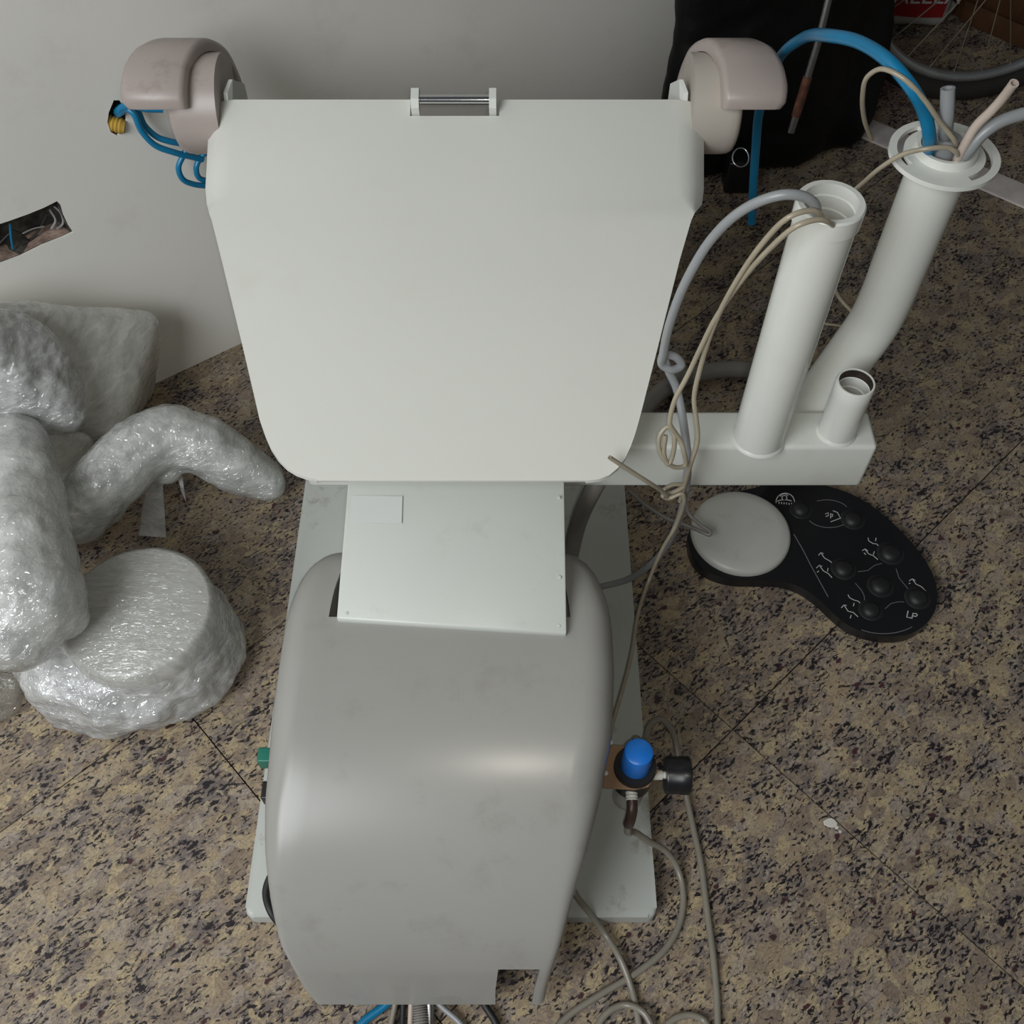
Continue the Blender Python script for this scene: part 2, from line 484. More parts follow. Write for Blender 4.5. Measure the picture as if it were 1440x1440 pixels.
# ------------------------------------------------------------------ setting: walls
WA = math.radians(35.5)
WD, WN = Vector((math.cos(WA), math.sin(WA), 0)), Vector((math.sin(WA), -math.cos(WA), 0))   # along, out towards room
W0 = Vector((-.491, 1.300, 0))
def onwall(px, py, off=0.0):
    d = ray(px, py); o = W0 + WN * off
    t = WN.dot(o) / WN.dot(d)
    return Vector((d.x * t, d.y * t, H + d.z * t))
def wl(s, z, off=0): return W0 + WD * s + WN * off + Vector((0, 0, z))
bm = bmesh.new()
S0, S1, WT, WH = -2.3, 1.42, .14, 2.5
for s in (S0, S1):
    for o_ in (0, -WT):
        for z in (-.02, WH): bm.verts.new(wl(s, z, o_))
v = list(bm.verts)
for f in ((0, 1, 3, 2), (4, 6, 7, 5), (0, 4, 5, 1), (2, 3, 7, 6), (0, 2, 6, 4), (1, 5, 7, 3)): bm.faces.new([v[i] for i in f])
wall = bmobj('wall_left', bm, M['wall'], None, None)
tag(wall, 'off white plastered wall with an open socket hole and a pipe hole', 'wall', kind='structure')
def cutter(outline, depth):
    bm = bmesh.new()
    a = [bm.verts.new(p + WN * .02) for p in outline]; b_ = [bm.verts.new(p - WN * depth) for p in outline]
    bm.faces.new(a); bm.faces.new(b_[::-1])
    n = len(a)
    for i in range(n): bm.faces.new((a[i], b_[i], b_[(i + 1) % n], a[(i + 1) % n]))
    return bmobj('cutter', bm, None, None, None)
socket_px = [(-40, 330), (-10, 318), (12, 311), (40, 301), (62, 292), (80, 283), (86, 289), (90, 303), (97, 318), (103, 327), (88, 334), (60, 345), (30, 360), (6, 369), (-20, 378), (-45, 385)]
hole_px = [(153, 158), (160, 141), (168, 141), (176, 152), (178, 168), (174, 183), (165, 191), (156, 186), (151, 172)]
sock = [onwall(*p) for p in socket_px]; hol = [onwall(*p) for p in hole_px]
for outl, dp in ((sock, .05), (hol, .05)):
    cu = cutter(outl, dp)
    md = wall.modifiers.new('b', 'BOOLEAN'); md.object = cu; md.operation = 'DIFFERENCE'; md.solver = 'EXACT'
    dg = bpy.context.evaluated_depsgraph_get(); dg.update()
    me = bpy.data.meshes.new_from_object(wall.evaluated_get(dg))
    wall.modifiers.clear(); old = wall.data; wall.data = me
    bpy.data.objects.remove(cu)
wall.data.materials.clear(); wall.data.materials.append(M['wall'])
wall.data.name = 'wall_left'
# broken masonry lining of both holes
def lining(outline, depth, name, mat):
    c = sum(outline, Vector()) / len(outline)
    V, F = [], []
    n = len(outline)
    for k, off in enumerate((-.003, -.02, -depth + .001)):
        for p in outline:
            q = c + (p - c) * (.985 if k == 0 else .96 - .03 * rnd.random())
            V.append(q + WN * off)
    for r_ in range(2):
        for i in range(n): F.append((r_ * n + i, r_ * n + (i + 1) % n, (r_ + 1) * n + (i + 1) % n, (r_ + 1) * n + i))
    F.append(tuple(2 * n + i for i in range(n)))
    return pyd(name, V, F, mat, wall, 20)
lining(sock, .05, 'hole_lining', M['rubble'])
lining(hol, .05, 'hole_lining', M['rubble'])
# brick lip along the lower edge of the socket hole
lip = [onwall(*p, -.004) for p in ((-20, 378), (6, 368), (30, 359), (60, 344), (88, 333), (103, 327))]
V, F = [], []
for i, p in enumerate(lip):
    up = Vector((0, 0, .004 + .002 * math.sin(i * 2.1)))
    V += [p, p + up, p + up - WN * .03, p - WN * .03]
for i in range(len(lip) - 1):
    for k in range(4): F.append((i * 4 + k, i * 4 + (k + 1) % 4, (i + 1) * 4 + (k + 1) % 4, (i + 1) * 4 + k))
F += [(0, 1, 2, 3), tuple((len(lip) - 1) * 4 + k for k in (3, 2, 1, 0))]
pyd('brick_edge', V, F, M['brick'], wall, 20)
# loose wires inside the socket hole
for pts, mt in ((((14, 314), (15, 330), (18, 350)), 'bluehose'), (((76, 290), (86, 300), (88, 315), (80, 322)), 'greyhose'),
                (((28, 330), (45, 322), (62, 318)), 'steel'), (((-4, 345), (20, 325), (40, 338)), 'rubber'), (((70, 295), (78, 310), (72, 322)), 'greyhose'), (((30, 345), (50, 330), (66, 300)), 'rubber')):
    tube('wire', [onwall(px, py, -.012 - .006 * rnd.random()) for px, py in pts], .0016, M[mt], wall, 6, 6)
# corrugated yellow conduit end in the pipe hole
cc = onwall(166, 176, -.004)
ax = (WN * .45 + Vector((0, 0, -.25)) + WD * .6).normalized()
prof = [(.009, -.03)]
for k in range(7): prof += [(.0115, -.026 + k * .005), (.0098, -.0235 + k * .005)]
prof += [(.0085, .010), (0, .0095)]
lathe('conduit_end', prof, M['yellowpipe'], wall, cc, ax, 18, 60)

wb = rbox('wall_back', (-1.0, 3.35, -.02), (3.4, 3.47, 2.5), M['wall'], bevel=0)
tag(wb, 'far pale wall of the dark room beyond the threshold', 'wall', kind='structure')
wr_ = rbox('wall_right', (3.40, -1.4, -.02), (3.52, 3.47, 2.5), M['wall'], bevel=0)
tag(wr_, 'pale wall at the right end of the dark room', 'wall', kind='structure')
# threshold stone strip
sd = (at(1440, 277) - at(1212, 179)).normalized(); sn = Vector((-sd.y, sd.x, 0))
s0 = at(1212, 179) - sd * .12
strip = [s0 - sn * .034, s0 + sd * 1.6 - sn * .034, s0 + sd * 1.6 + sn * .034, s0 + sn * .034]
tr = prism('trim_1', strip, -.004, .004, M['marble'], None, .001)
tag(tr, 'pale stone threshold strip set in the granite floor', 'threshold', kind='structure')

# ------------------------------------------------------------------ dental chair
chair = empty('dental_chair', (-.077, .65, 0))
tag(chair, 'stripped dental chair base with white seat pan and grey plastic cover', 'dental chair')
# base plate
pl = [at(343, 1290, .028), at(925, 1292, .028)]
yN = pl[0].y
xl, xr = pl[0].x, pl[1].x
def rounded_rect(x0, x1, y0, y1, r, n=6):
    out = []
    for cx, cy, a0 in ((x1 - r, y0 + r, -90), (x1 - r, y1 - r, 0), (x0 + r, y1 - r, 90), (x0 + r, y0 + r, 180)):
        for k in range(n + 1):
            a = math.radians(a0 + 90 * k / n); out.append((cx + r * math.cos(a), cy + r * math.sin(a)))
    return out
prism('base_plate', rounded_rect(xl, xr, yN, 1.02, .012), .002, .028, M['plate'], chair, .006, 3)

# --- grey plastic cover: profile from rear (far) to front (near)
prof = [(.700, .060), (.700, .215), (.694, .255), (.676, .285), (.645, .301), (.610, .307), (.575, .308), (.52, .305), (.45, .292),
        (.393, .272), (.34, .242), (.295, .202), (.260, .158), (.236, .110), (.2285, .085), (.220, .055), (.213, .030)]
side = [(830, .29, 416, 850), (880, .30, 401, 861), (950, .30, 389, 865), (1050, .28, 379, 861), (1150, .235, 377, 843), (1230, .19, 382, 823),
        (1290, .15, 391, 804), (1350, .10, 406, 787), (1400, .05, 430, 770), (1418, .03, 444, 766)]
sl = sorted((at(a, y, max(z - .02, .02)).y, at(a, y, max(z - .02, .02)).x, at(b_, y, max(z - .02, .02)).x) for y, z, a, b_ in side)
ys = [s[0] for s in sl]; xls = [s[1] for s in sl]; xrs = [s[2] for s in sl]
fine = [(p.x, p.y) for p in spline([(a_, b_, 0) for a_, b_ in prof], 3)]
NROW = min(range(len(fine)), key=lambda k: abs(fine[k][1] - .117) + (9 if fine[k][0] > .4 else 0))
SROW = min(range(len(fine)), key=lambda k: abs(fine[k][0] - .577) + (9 if fine[k][1] < .2 else 0))
def cov_edges(Y, z):
    a, b_ = tin(Y, ys, xls), tin(Y, ys, xrs)
    if Y > .60:   # rounded rear corners
        k = (Y - .60) / .10
        s = .045 * (1 - math.sqrt(max(0, 1 - k * k)))
        a += s; b_ -= s
    return a, b_
SLOT = (at(464, 868, .308).x, at(800, 885, .308).x)
NOT = (at(697, 1385, .05).x, at(751, 1385, .05).x)
rows = []
Vc, Fc = [], []
ncol = None
for i, (Y, z) in enumerate(fine):
    p0 = Vector(fine[max(i - 1, 0)]); p1 = Vector(fine[min(i + 1, len(fine) - 1)])
    t = (p1 - p0).normalized(); n = Vector((t.y, -t.x))
    if n.y < 0 and i > 3: n = -n
    if i <= 3: n = Vector((1, 0))
    a, b_ = cov_edges(Y, z)
    r = .034 if Y > .40 else max(.010, .034 * (Y - .19) / .21)
    L = .20 if i > 9 else .12
    fl_, fr_ = a + r, b_ - r
    ar, br = cov_edges(.60, .3); fa, fb = ar + .034, br - .034
    an, bn = cov_edges(.222, .05); na, nb = an + .010, bn - .010
    fs = sorted([(SLOT[0] - fa) / (fb - fa), (SLOT[1] - fa) / (fb - fa), (NOT[0] - na) / (nb - na), (NOT[1] - na) / (nb - na), .0, .2, .35, .5, 1.0])
    row = []
    wall_len = max(.02, min(L, (z - .045 - r) if n.y > .6 else .12))
    def pt(x, d): return Vector((x, Y - n.x * d, max(z - n.y * d, .03)))
    row.append(pt(a, r + wall_len)); row.append(pt(a, r))
    for k in (1, 2, 3, 4, 5):
        an_ = math.radians(90 * k / 6); row.append(pt(a + r - r * math.cos(an_), r - r * math.sin(an_)))
    for f in fs: row.append(pt(fl_ + (fr_ - fl_) * f, 0))
    for k in (5, 4, 3, 2, 1):
        an_ = math.radians(90 * k / 6); row.append(pt(b_ - r + r * math.cos(an_), r - r * math.sin(an_)))
    row.append(pt(b_, r)); row.append(pt(b_, r + wall_len))
    rows.append(len(Vc)); ncol = len(row); Vc += row
ci = {f: 7 + k for k, f in enumerate(fs)}
f_sl, f_sr = (SLOT[0] - fa) / (fb - fa), (SLOT[1] - fa) / (fb - fa)
f_nl, f_nr = (NOT[0] - na) / (nb - na), (NOT[1] - na) / (nb - na)
for i in range(len(fine) - 1):
    for j in range(ncol - 1):
        if i < SROW and ci[f_sl] <= j < ci[f_sr]: continue
        if i >= NROW and ci[f_nl] <= j < ci[f_nr]: continue
        a = rows[i] + j; c = rows[i + 1] + j
        Fc.append((a, a + 1, c + 1, c))
cov = pyd('base_cover', Vc, Fc, M['cover'], chair, 50)
md = cov.modifiers.new('thick', 'SOLIDIFY'); md.thickness = .004; md.offset = -1; md.use_even_offset = True
bake(cov, 50)
# --- lift arm plate with skirts
A = [at(473, 870, .316), at(797, 891, .316), at(793, 640, .372), at(492, 640, .372)]
dn = Vector((0, 0, -.010))
arm = hexa('lift_arm', [p + dn for p in A] + A, M['arm'], chair, .0025)
sk = [A[0].lerp(A[3], .10) + Vector((.004, 0, -.0095)), A[1].lerp(A[2], .16) + Vector((-.004, 0, -.0095)), A[2] + Vector((-.004, 0, -.0095)), A[3] + Vector((.004, 0, -.0095))]
hexa('arm_skirt', [p + Vector((0, 0, -.09)) for p in sk] + sk, M['arm'], arm, .002)
def on_arm(px, py, lift=.0006):
    n = (A[1] - A[0]).cross(A[3] - A[0]).normalized(); d = ray(px, py); o = Vector((0, 0, H))
    t = n.dot(A[0] - o) / n.dot(d); return o + d * t + n * lift
st = [on_arm(*p) for p in ((494, 735), (565, 736), (566, 698), (495, 697))]
hexa('sticker', [p - Vector((0, 0, .0004)) for p in st] + st, M['sticker'], arm)
for px, py in ((488, 862), (786, 880), (786, 700), (787, 812)):
    lathe('rivet', [(.0022, 0), (.0018, .0006), (0, .0008)], M['arm'], arm, on_arm(px, py, 0), (0, -.2, 1), 10)
# lower link seen right of the arm
lk = [at(798, 800, .06), at(812, 740, .16), at(830, 696, .26), at(850, 660, .29)]
tube('lift_link', lk, .012, M['greyhose2'], chair, 6, 12)
rbox('pivot_block', (-.20, .60, .028), (.05, .98, .20), M['plate'], chair, .01)
# --- support bar
zb = .38
bF = at(1236, 629, zb); bB = at(1222, 577, zb); bL = at(442, 629, zb)
barh = .081
rbox('support_bar', (at(437, 676, .31).x - .004, bF.y, zb - barh), (bF.x, bB.y, zb), M['bar'], chair, .006, 3)
rbox('seat_bracket', (-.24, .80, .32), (.08, 1.02, .438), M['plate'], chair, .004)
# --- seat pan
Nn, Ff = Vector((0, .690, .42)), Vector((0, 1.18, .57))
sdir = (Ff - Nn).normalized(); snor = Vector((1, 0, 0)).cross(sdir).normalized()
def on_seat(px, py, lift=0.0):
    d = ray(px, py); o = Vector((0, 0, H)); t = snor.dot(Nn + snor * lift - o) / snor.dot(d); return o + d * t
def sb(p): return (p - Nn).dot(sdir)
leftpx = [(446, 674), (430, 671), (416, 666), (403, 658), (391, 646), (381, 631), (373, 613), (365, 590), (349, 520), (331, 445), (315, 380), (301, 320), (296, 305), (284, 273), (281, 262), (284, 200), (288, 139)]
rightpx = [(824, 676), (842, 674), (857, 668), (869, 658), (879, 645), (887, 628), (893, 611), (899, 590), (917, 520), (936, 445), (952, 380), (968, 320), (974, 305), (991, 275), (994, 265), (995, 200), (994, 140)]
def edge(pp):
    e = []
    for p in pp:
        q = on_seat(*p); e.append((sb(q), q.x))
    e.sort(); return [a for a, _ in e], [b_ for _, b_ in e]
lb, lx = edge(leftpx); rb, rx = edge(rightpx)
bmax = min(lb[-1], rb[-1]); 
bn = sb(on_seat(640, 163)); nl, nr = on_seat(577, 150).x, on_seat(702, 150).x
bw = sb(on_seat(290, 300))      # wings begin here
b0 = min(lb[0], rb[0])
bvals = sorted(set([b0] + [x_ for x_ in lb[:8] + rb[:8]] + [b0 + .001, .06, .1, .16, .22, .28] + [bw - .01, bw, bw + .008, bw + .016, bw + .025, bw + .05] + [bn - .0005, bn, bmax - .0005, bmax]))
bvals = [b_ for b_ in bvals if b_ <= bmax + 1e-6]
cols = []
Vs, Fs = [], []
for b_ in bvals:
    a, c = tin(b_, lb, lx), tin(b_, rb, rx)
    k = min(1, max(0, (b_ - bw) / .03))
    wl_ = .0015 + .036 * k; drop = .030 * k
    row = []
    def sp(x, dz): return Nn + sdir * b_ + Vector((x, 0, 0)) - snor * dz
    # left wing, pulled back so its lower edge keeps the outline
    row += [sp(a + .004 * k, drop), sp(a, drop * .75), sp(a + wl_ * .30, drop * .32), sp(a + wl_ * .6, drop * .09), sp(a + wl_, 0)]
    for x in (nl, nr): row.append(sp(min(max(x, a + wl_ + .01), c - wl_ - .01), 0))
    row += [sp(c - wl_, 0), sp(c - wl_ * .6, drop * .09), sp(c - wl_ * .3, drop * .32), sp(c, drop * .75), sp(c - .004 * k, drop)]
    cols.append(len(Vs)); nc = len(row); Vs += row
for i in range(len(bvals) - 1):
    for j in range(nc - 1):
        if bvals[i] >= bn - 1e-6 and j == 5: continue
        Fs.append((cols[i] + j, cols[i] + j + 1, cols[i + 1] + j + 1, cols[i + 1] + j))
seat = pyd('seat_pan', Vs, Fs, M['white'], chair, 50)
md = seat.modifiers.new('thick', 'SOLIDIFY'); md.thickness = .005; md.offset = -1
bake(seat, 40)
# hinge at the rear edge
for x0, x1 in ((579, 590), (688, 698)):
    p, q = on_seat(x0, 163), on_seat(x1, 163)
    pts = []
    lo = []
    for (bb, h) in ((bn + .002, -.004), (bn + .002, .012), (bn + .010, .020), (bn + .026, .020), (bn + .034, .010), (bn + .034, -.004)):
        pts.append(Nn + sdir * bb + snor * h)
    V = [Vector((p.x, w.y, w.z)) for w in pts] + [Vector((q.x, w.y, w.z)) for w in pts]
    n_ = len(pts)
    F = [tuple(range(n_)), tuple(range(2 * n_ - 1, n_ - 1, -1))] + [(i, (i + 1) % n_, n_ + (i + 1) % n_, n_ + i) for i in range(n_)]
    pyd('hinge_lug', V, F, M['white2'], seat, 30)
hc = Nn + sdir * (bn + .018) + snor * .008
tube('hinge_rod', [Vector((on_seat(586, 155).x, hc.y, hc.z)), Vector((on_seat(692, 155).x, hc.y, hc.z))], .0062, M['chrome'], seat, segs=20, raw=True)
# --- armrest pivots
for sgn in (-1, 1):
    ap = empty('armrest_pivot', (0, 0, 0)); ap.parent = chair
    ap.matrix_parent_inverse = Matrix.Translation(-chair.location)
    cxs = -.077 + sgn * .0
    xin = (tin(bmax, lb, lx) if sgn < 0 else tin(bmax, rb, rx)) - sgn * .012
    # side bracket plate reaching behind the seat edge
    e = Nn + sdir * bmax
    xb = xin - sgn * .012
    bp_ = [Vector((xb, e.y - .12, e.z - .085)), Vector((xb, e.y - .02, e.z - .045)), Vector((xb, e.y + .006, e.z + .006)), Vector((xb - sgn * .006, e.y + .022, e.z + .014)), Vector((xb - sgn * .012, e.y + .05, e.z - .01)), Vector((xb - sgn * .012, e.y + .05, e.z - .09)), Vector((xb, e.y - .10, e.z - .11))]
    V = bp_ + [p - Vector((sgn * .005, 0, 0)) for p in bp_]; n_ = len(bp_)
    F = [tuple(range(n_)), tuple(range(2 * n_ - 1, n_ - 1, -1))] + [(i, (i + 1) % n_, n_ + (i + 1) % n_, n_ + i) for i in range(n_)]
    pyd('side_bracket', V, F, M['white2'], ap, 30)
    # drum
    dc = Vector((xin - sgn * .008, e.y + .025, e.z - .023))
    dR = .062
    dp = [(0, 0), (dR, 0), (dR, .046), (dR * .985, .055), (dR * .94, .060), (dR * .85, .063), (0, .064)]
    lathe('pivot_drum', dp, M['taupe2'] if sgn > 0 else M['taupe'], ap, dc, (sgn, 0, 0), 48)
    # hood: thick strap bent over the drum, its front lip reaching outwards
    nA = 30
    V, F = [], []
    for k in range(nA + 1):
        u = k / nA
        a = math.radians(29 + 165 * u)            # 0 = front, 90 = up, 180 = rear
        R_o = tin(u, [0, .02, .06, .14, .25, 1], [.079, .084, .086, .083, .079, .078]); R_i = .063
        w_in = tin(u, [0, .25, .5, .75, 1], [.033, .030, .018, .002, -.006])
        w_out = tin(u, [0, .03, .12, .25, .4, .6, .8, 1], [.107, .111, .113, .110, .100, .074, .050, .030])
        yy, zz = -math.cos(a), math.sin(a)
        def hp(x, R_): return Vector((dc.x + sgn * x, dc.y + yy * R_, dc.z + zz * R_))
        b_ = .007
        V += [hp(w_in, R_i), hp(w_in, R_o - b_), hp(w_in + b_ * .3, R_o - b_ * .3), hp(w_in + b_, R_o), hp(w_out - b_ * 1.6, R_o), hp(w_out - b_ * .5, R_o - b_ * .5), hp(w_out, R_o - b_ * 1.6), hp(w_out, R_i)]
    m_ = 8
    for k in range(nA):
        for q in range(m_): F.append((k * m_ + q, k * m_ + (q + 1) % m_, (k + 1) * m_ + (q + 1) % m_, (k + 1) * m_ + q))
    F += [tuple(range(m_ - 1, -1, -1)), tuple(nA * m_ + q for q in range(m_))]
    hd = pyd('pivot_hood', V, F, M['taupe'], ap, 45)
# --- posts on the bar
def ring_tube(name, base, top, ro, wall_t, mat, parent, collar=None):
    h = (top - base).length
    p = [(ro, 0), (ro, h - .022)]
    if collar: p += [(ro, h - .022), (ro + .0022, h - .021), (ro + .0024, h - .002), (ro + .001, h)]
    else: p += [(ro, h - .0015), (ro - .001, h)]
    p += [(ro - wall_t, h), (ro - wall_t, h - .012), (ro - wall_t - .0014, h - .013), (ro - wall_t - .0014, h - .026), (ro - wall_t - .003, h - .027), (ro - wall_t - .003, h * .3), (0, h * .3)]
    return lathe(name, p, mat, parent, base, top - base, 40)
b1 = Vector((.2962, .781, zb)); t1 = Vector((.2962, .781, .728))
post = ring_tube('post_tube', b1, t1, .0302, .0042, M['white2'], chair, True)
lathe('weld_collar', [(.030, 0), (.0325, 0), (.0318, .002), (.0302, .004)], M['white2'], post, b1, (0, 0, 1), 40)
b2 = Vector((.392, .790, zb)); t2 = Vector((.392, .790, .469))
sp_ = ring_tube('socket_tube', b2, t2, .0222, .0028, M['white2'], chair)
lathe('tube_bore', [(.01935, .088), (.0190, .087), (.0188, .036), (0, .035)], M['darkmetal'], sp_, b2, (0, 0, 1), 32)
lathe('weld_collar', [(.022, 0), (.0245, 0), (.0236, .002), (.0222, .004)], M['white2'], sp_, b2, (0, 0, 1), 32)
tp = Vector((.434, .885, .690))
low = [Vector((.360, .842, .305)), Vector((.378, .852, .345)), Vector((.412, .872, .425)), Vector((.430, .883, .470)), Vector((.434, .885, .510)), Vector((.434, .885, .56)), tp]
pathp = [low[0]] + spline(low[1:6], 8) + [tp]
V, F = sweep(pathp, .0302, 36, .004)
fp = pyd('flanged_post', V, F, M['white2'], chair, 50)
# flange with two curved slots
def flange():
    ri, ro, r1, r2 = .0305, .0545, .0400, .0468
    rr = [ri, .036, r1, r2, .0515, ro]
    seg = 72
    V, F = [], []
    for zz in (0, .005):
        for r in rr:
            for k in range(seg):
                a = 2 * math.pi * k / seg; V.append(tp + Vector((r * math.cos(a), r * math.sin(a), .010 + zz)))
    def idx(l, i, k): return (l * len(rr) + i) * seg + k % seg
    def hole(i, k):
        d = 360 * k / seg
        return i == 2 and (105 < d < 205 or -75 + 360 < d < 360 or d < 25)
    for i in range(len(rr) - 1):
        for k in range(seg):
            if hole(i, k):
                for (A_, B_) in (((i, k), (i, k + 1)), ((i + 1, k + 1), (i + 1, k))): F.append((idx(0, *A_), idx(0, *B_), idx(1, *B_), idx(1, *A_)))
                if not hole(i, (k - 1) % seg): F.append((idx(0, i, k), idx(1, i, k), idx(1, i + 1, k), idx(0, i + 1, k)))
                if not hole(i, (k + 1) % seg): F.append((idx(0, i, k + 1), idx(1, i, k + 1), idx(1, i + 1, k + 1), idx(0, i + 1, k + 1)))
                continue
            F.append((idx(0, i, k), idx(0, i, k + 1), idx(0, i + 1, k + 1), idx(0, i + 1, k)))
            F.append((idx(1, i, k), idx(1, i, k + 1), idx(1, i + 1, k + 1), idx(1, i + 1, k)))
    for k in range(seg):
        F.append((idx(0, 0, k), idx(0, 0, k + 1), idx(1, 0, k + 1), idx(1, 0, k)))
        F.append((idx(0, len(rr) - 1, k), idx(0, len(rr) - 1, k + 1), idx(1, len(rr) - 1, k + 1), idx(1, len(rr) - 1, k)))
    return pyd('flange', V, F, M['white2'], fp, 30)
flange()
lathe('flange_neck', [(.0300, 0), (.0310, 0), (.0310, .022), (.0302, .024), (.0262, .024), (.0262, 0), (.0300, 0)], M['white2'], fp, tp, (0, 0, 1), 40)
lathe('eyelet', [(.0012, 0), (.0042, 0), (.0042, .006), (.0012, .006), (.0012, 0)], M['white2'], fp, tp + Vector((.040, .030, .0155)), (0, 0, 1), 14)
# clips on the left flank of the cover
c1 = at(374, 1066, .17); rbox('side_clip', c1 - Vector((.008, .009, .012)), c1 + Vector((.03, .009, .012)), M['green'], chair, .002)
c1 = at(376, 1115, .13); rbox('side_clip', c1 - Vector((.005, .011, .012)), c1 + Vector((.03, .011, .012)), M['black'], chair, .002)

# ------------------------------------------------------------------ pressure regulator on the right flank
kc = at(897, 1066, .225)              # top of blue knob
reg = empty('pressure_regulator', (kc.x, kc.y + .02, .06))
tag(reg, 'air pressure regulator with blue knob and black gauge beside the grey cover', 'regulator')
ax0 = Vector((kc.x + .002, kc.y + .008, 0))
def rz(z): return ax0 + Vector((0, 0, z))
kn = [(0, .225), (.0135, .225), (.0162, .2235), (.0170, .220), (.0178, .186), (.0178, .184), (0, .184)]
lathe('knob', kn, M['blueknob'], reg, ax0, (0, 0, 1), 28)
lathe('collar', [(0, .183), (.0245, .183), (.0250, .180), (.0250, .172), (0, .172)], M['rubber'], reg, ax0, (0, 0, 1), 28)
brk = [at(860, 1047, .172), at(850, 1080, .172), at(848, 1108, .172), at(893, 1110, .172), at(912, 1106, .172), at(925, 1085, .172), at(915, 1058, .172), at(880, 1049, .172)]
br = prism('bracket', [(p.x, p.y) for p in brk], .1695, .172, M['bracket'], reg, .0004, 1)
for px, py in ((859, 1045), (852, 1088)):
    lathe('screw', [(.0028, 0), (.0028, .002), (0, .0032)], M['fitting'], br, at(px, py, .172), (0, 0, 1), 10)
lathe('body', [(0, .170), (.0225, .170), (.0235, .160), (.0235, .132), (.019, .128), (0, .128)], M['black'], reg, ax0, (0, 0, 1), 28)
lathe('bowl', [(.0190, .130), (.0195, .10), (.0185, .075), (.012, .062), (0, .058)], M['bowl'], reg, ax0, (0, 0, 1), 28)
gc = rz(.150) + Vector((.027, 0, 0))
lathe('gauge_stem', [(0, -.008), (.006, -.008), (.006, .008), (.0045, .008), (.0045, .013), (0, .013)], M['fitting'], reg, gc, (1, 0, 0), 14)
g = lathe('gauge', [(0, .012), (.0215, .012), (.0222, .014), (.0222, .028), (.0228, .029), (.0228, .040), (.0212, .0415), (.0205, .039), (0, .039)], M['black'], reg, gc, (1, -.02, .0), 36)
fc = rz(.150) + Vector((-.003, -.0225, 0))
lathe('fitting', [(0, -.006), (.0068, -.006), (.0075, 0), (.0068, .002), (.0075, .004), (.0068, .006), (.0075, .008), (.006, .010), (0, .010)], M['fitting'], reg, fc, (0, -1, -.1), 16)
el = [fc + Vector((0, -.008, 0)), fc + Vector((0, -.018, -.004)), fc + Vector((-.001, -.024, -.016)), fc + Vector((-.002, -.026, -.034))]
tube('elbow', el, .0066, M['brown'], reg, 6, 14)

# ------------------------------------------------------------------ foot pedal
PZ = .022
out_px = [(966, 757), (969, 778), (980, 798), (1000, 811), (1030, 819), (1064, 820), (1096, 821), (1124, 830), (1148, 846), (1170, 867), (1192, 884), (1220, 895), (1250, 899),
          (1278, 895), (1300, 881), (1313, 860), (1315, 836), (1309, 812), (1294, 786), (1272, 759), (1243, 731), (1210, 707), (1172, 691), (1130, 683), (1090, 681), (1062, 690), (1030, 697), (1000, 709), (976, 733)]
ped_out = spline([at(x, y, PZ * .6) for x, y in out_px] + [at(*out_px[0], PZ * .6)], 3)[:-1]
pedal = empty('foot_pedal', (at(1140, 780).x, at(1140, 780).y, 0))
tag(pedal, 'black kidney shaped foot control pedal with round grey disc and white icons', 'foot pedal')
pb = prism('pedal_body', [(p.x, p.y) for p in ped_out], .002, PZ, M['black'], pedal, .006, 3, 60)
# thin groove / raised rim around the keypad
dcn = at(1042, 747, PZ + .008); dR = .0765
lathe('pedal_disc', [(0, .016), (dR * .75, .0155), (dR * .93, .0135), (dR * .985, .010), (dR, .006), (dR, 0), (0, 0)], M['disc'], pedal, (dcn.x, dcn.y, PZ - .002), (0, 0, 1), 56)
def ribbon(name, pts, w, mat, parent, z):
    P_ = [at(x, y, z) for x, y in pts]
    V, F = [], []
    for i, p in enumerate(P_):
        t = P_[min(i + 1, len(P_) - 1)] - P_[max(i - 1, 0)]; t.normalize(); s = Vector((-t.y, t.x, 0)) * (w / 2)
        V += [p - s, p + s, p + s + Vector((0, 0, .0004)), p - s + Vector((0, 0, .0004))]
    for i in range(len(P_) - 1):
        for k in range(4): F.append((i * 4 + k, i * 4 + (k + 1) % 4, (i + 1) * 4 + (k + 1) % 4, (i + 1) * 4 + k))
    F += [(0, 1, 2, 3), tuple((len(P_) - 1) * 4 + k for k in (3, 2, 1, 0))]
    return pyd(name, V, F, mat, parent, None)
def multi_ribbon(name, strokes, w, mat, z):
    V, F = [], []
    for pts in strokes:
        P_ = [at(x, y, z) for x, y in pts]
        n0 = len(V)
        for i, p in enumerate(P_):
            t = P_[min(i + 1, len(P_) - 1)] - P_[max(i - 1, 0)]; t.normalize(); s = Vector((-t.y, t.x, 0)) * (w / 2)
            V += [p - s, p + s, p + s + Vector((0, 0, .0004)), p - s + Vector((0, 0, .0004))]
        for i in range(len(P_) - 1):
            for k in range(4): F.append((n0 + i * 4 + k, n0 + i * 4 + (k + 1) % 4, n0 + (i + 1) * 4 + (k + 1) % 4, n0 + (i + 1) * 4 + k))
        F += [(n0, n0 + 1, n0 + 2, n0 + 3), tuple(n0 + (len(P_) - 1) * 4 + k for k in (3, 2, 1, 0))]
    return pyd(name, V, F, mat, pb, None)
for px, py, r in ((1126, 717, .0125), (1199, 731, .0135), (1252, 778, .0150), (1186, 800, .0140), (1238, 824, .0145), (1290, 841, .0140), (1224, 858, .0130)):
    lathe('button', [(r * 1.45, 0), (r * 1.35, .001), (r * 1.05, .0012), (r, .0035), (r * .8, .0068), (r * .45, .0085), (0, .009)], M['rubber'], pedal, at(px, py, PZ - .0005), (0, 0, 1), 22)
def q(x, y): return (980 + x / 4, 660 + y / 4)
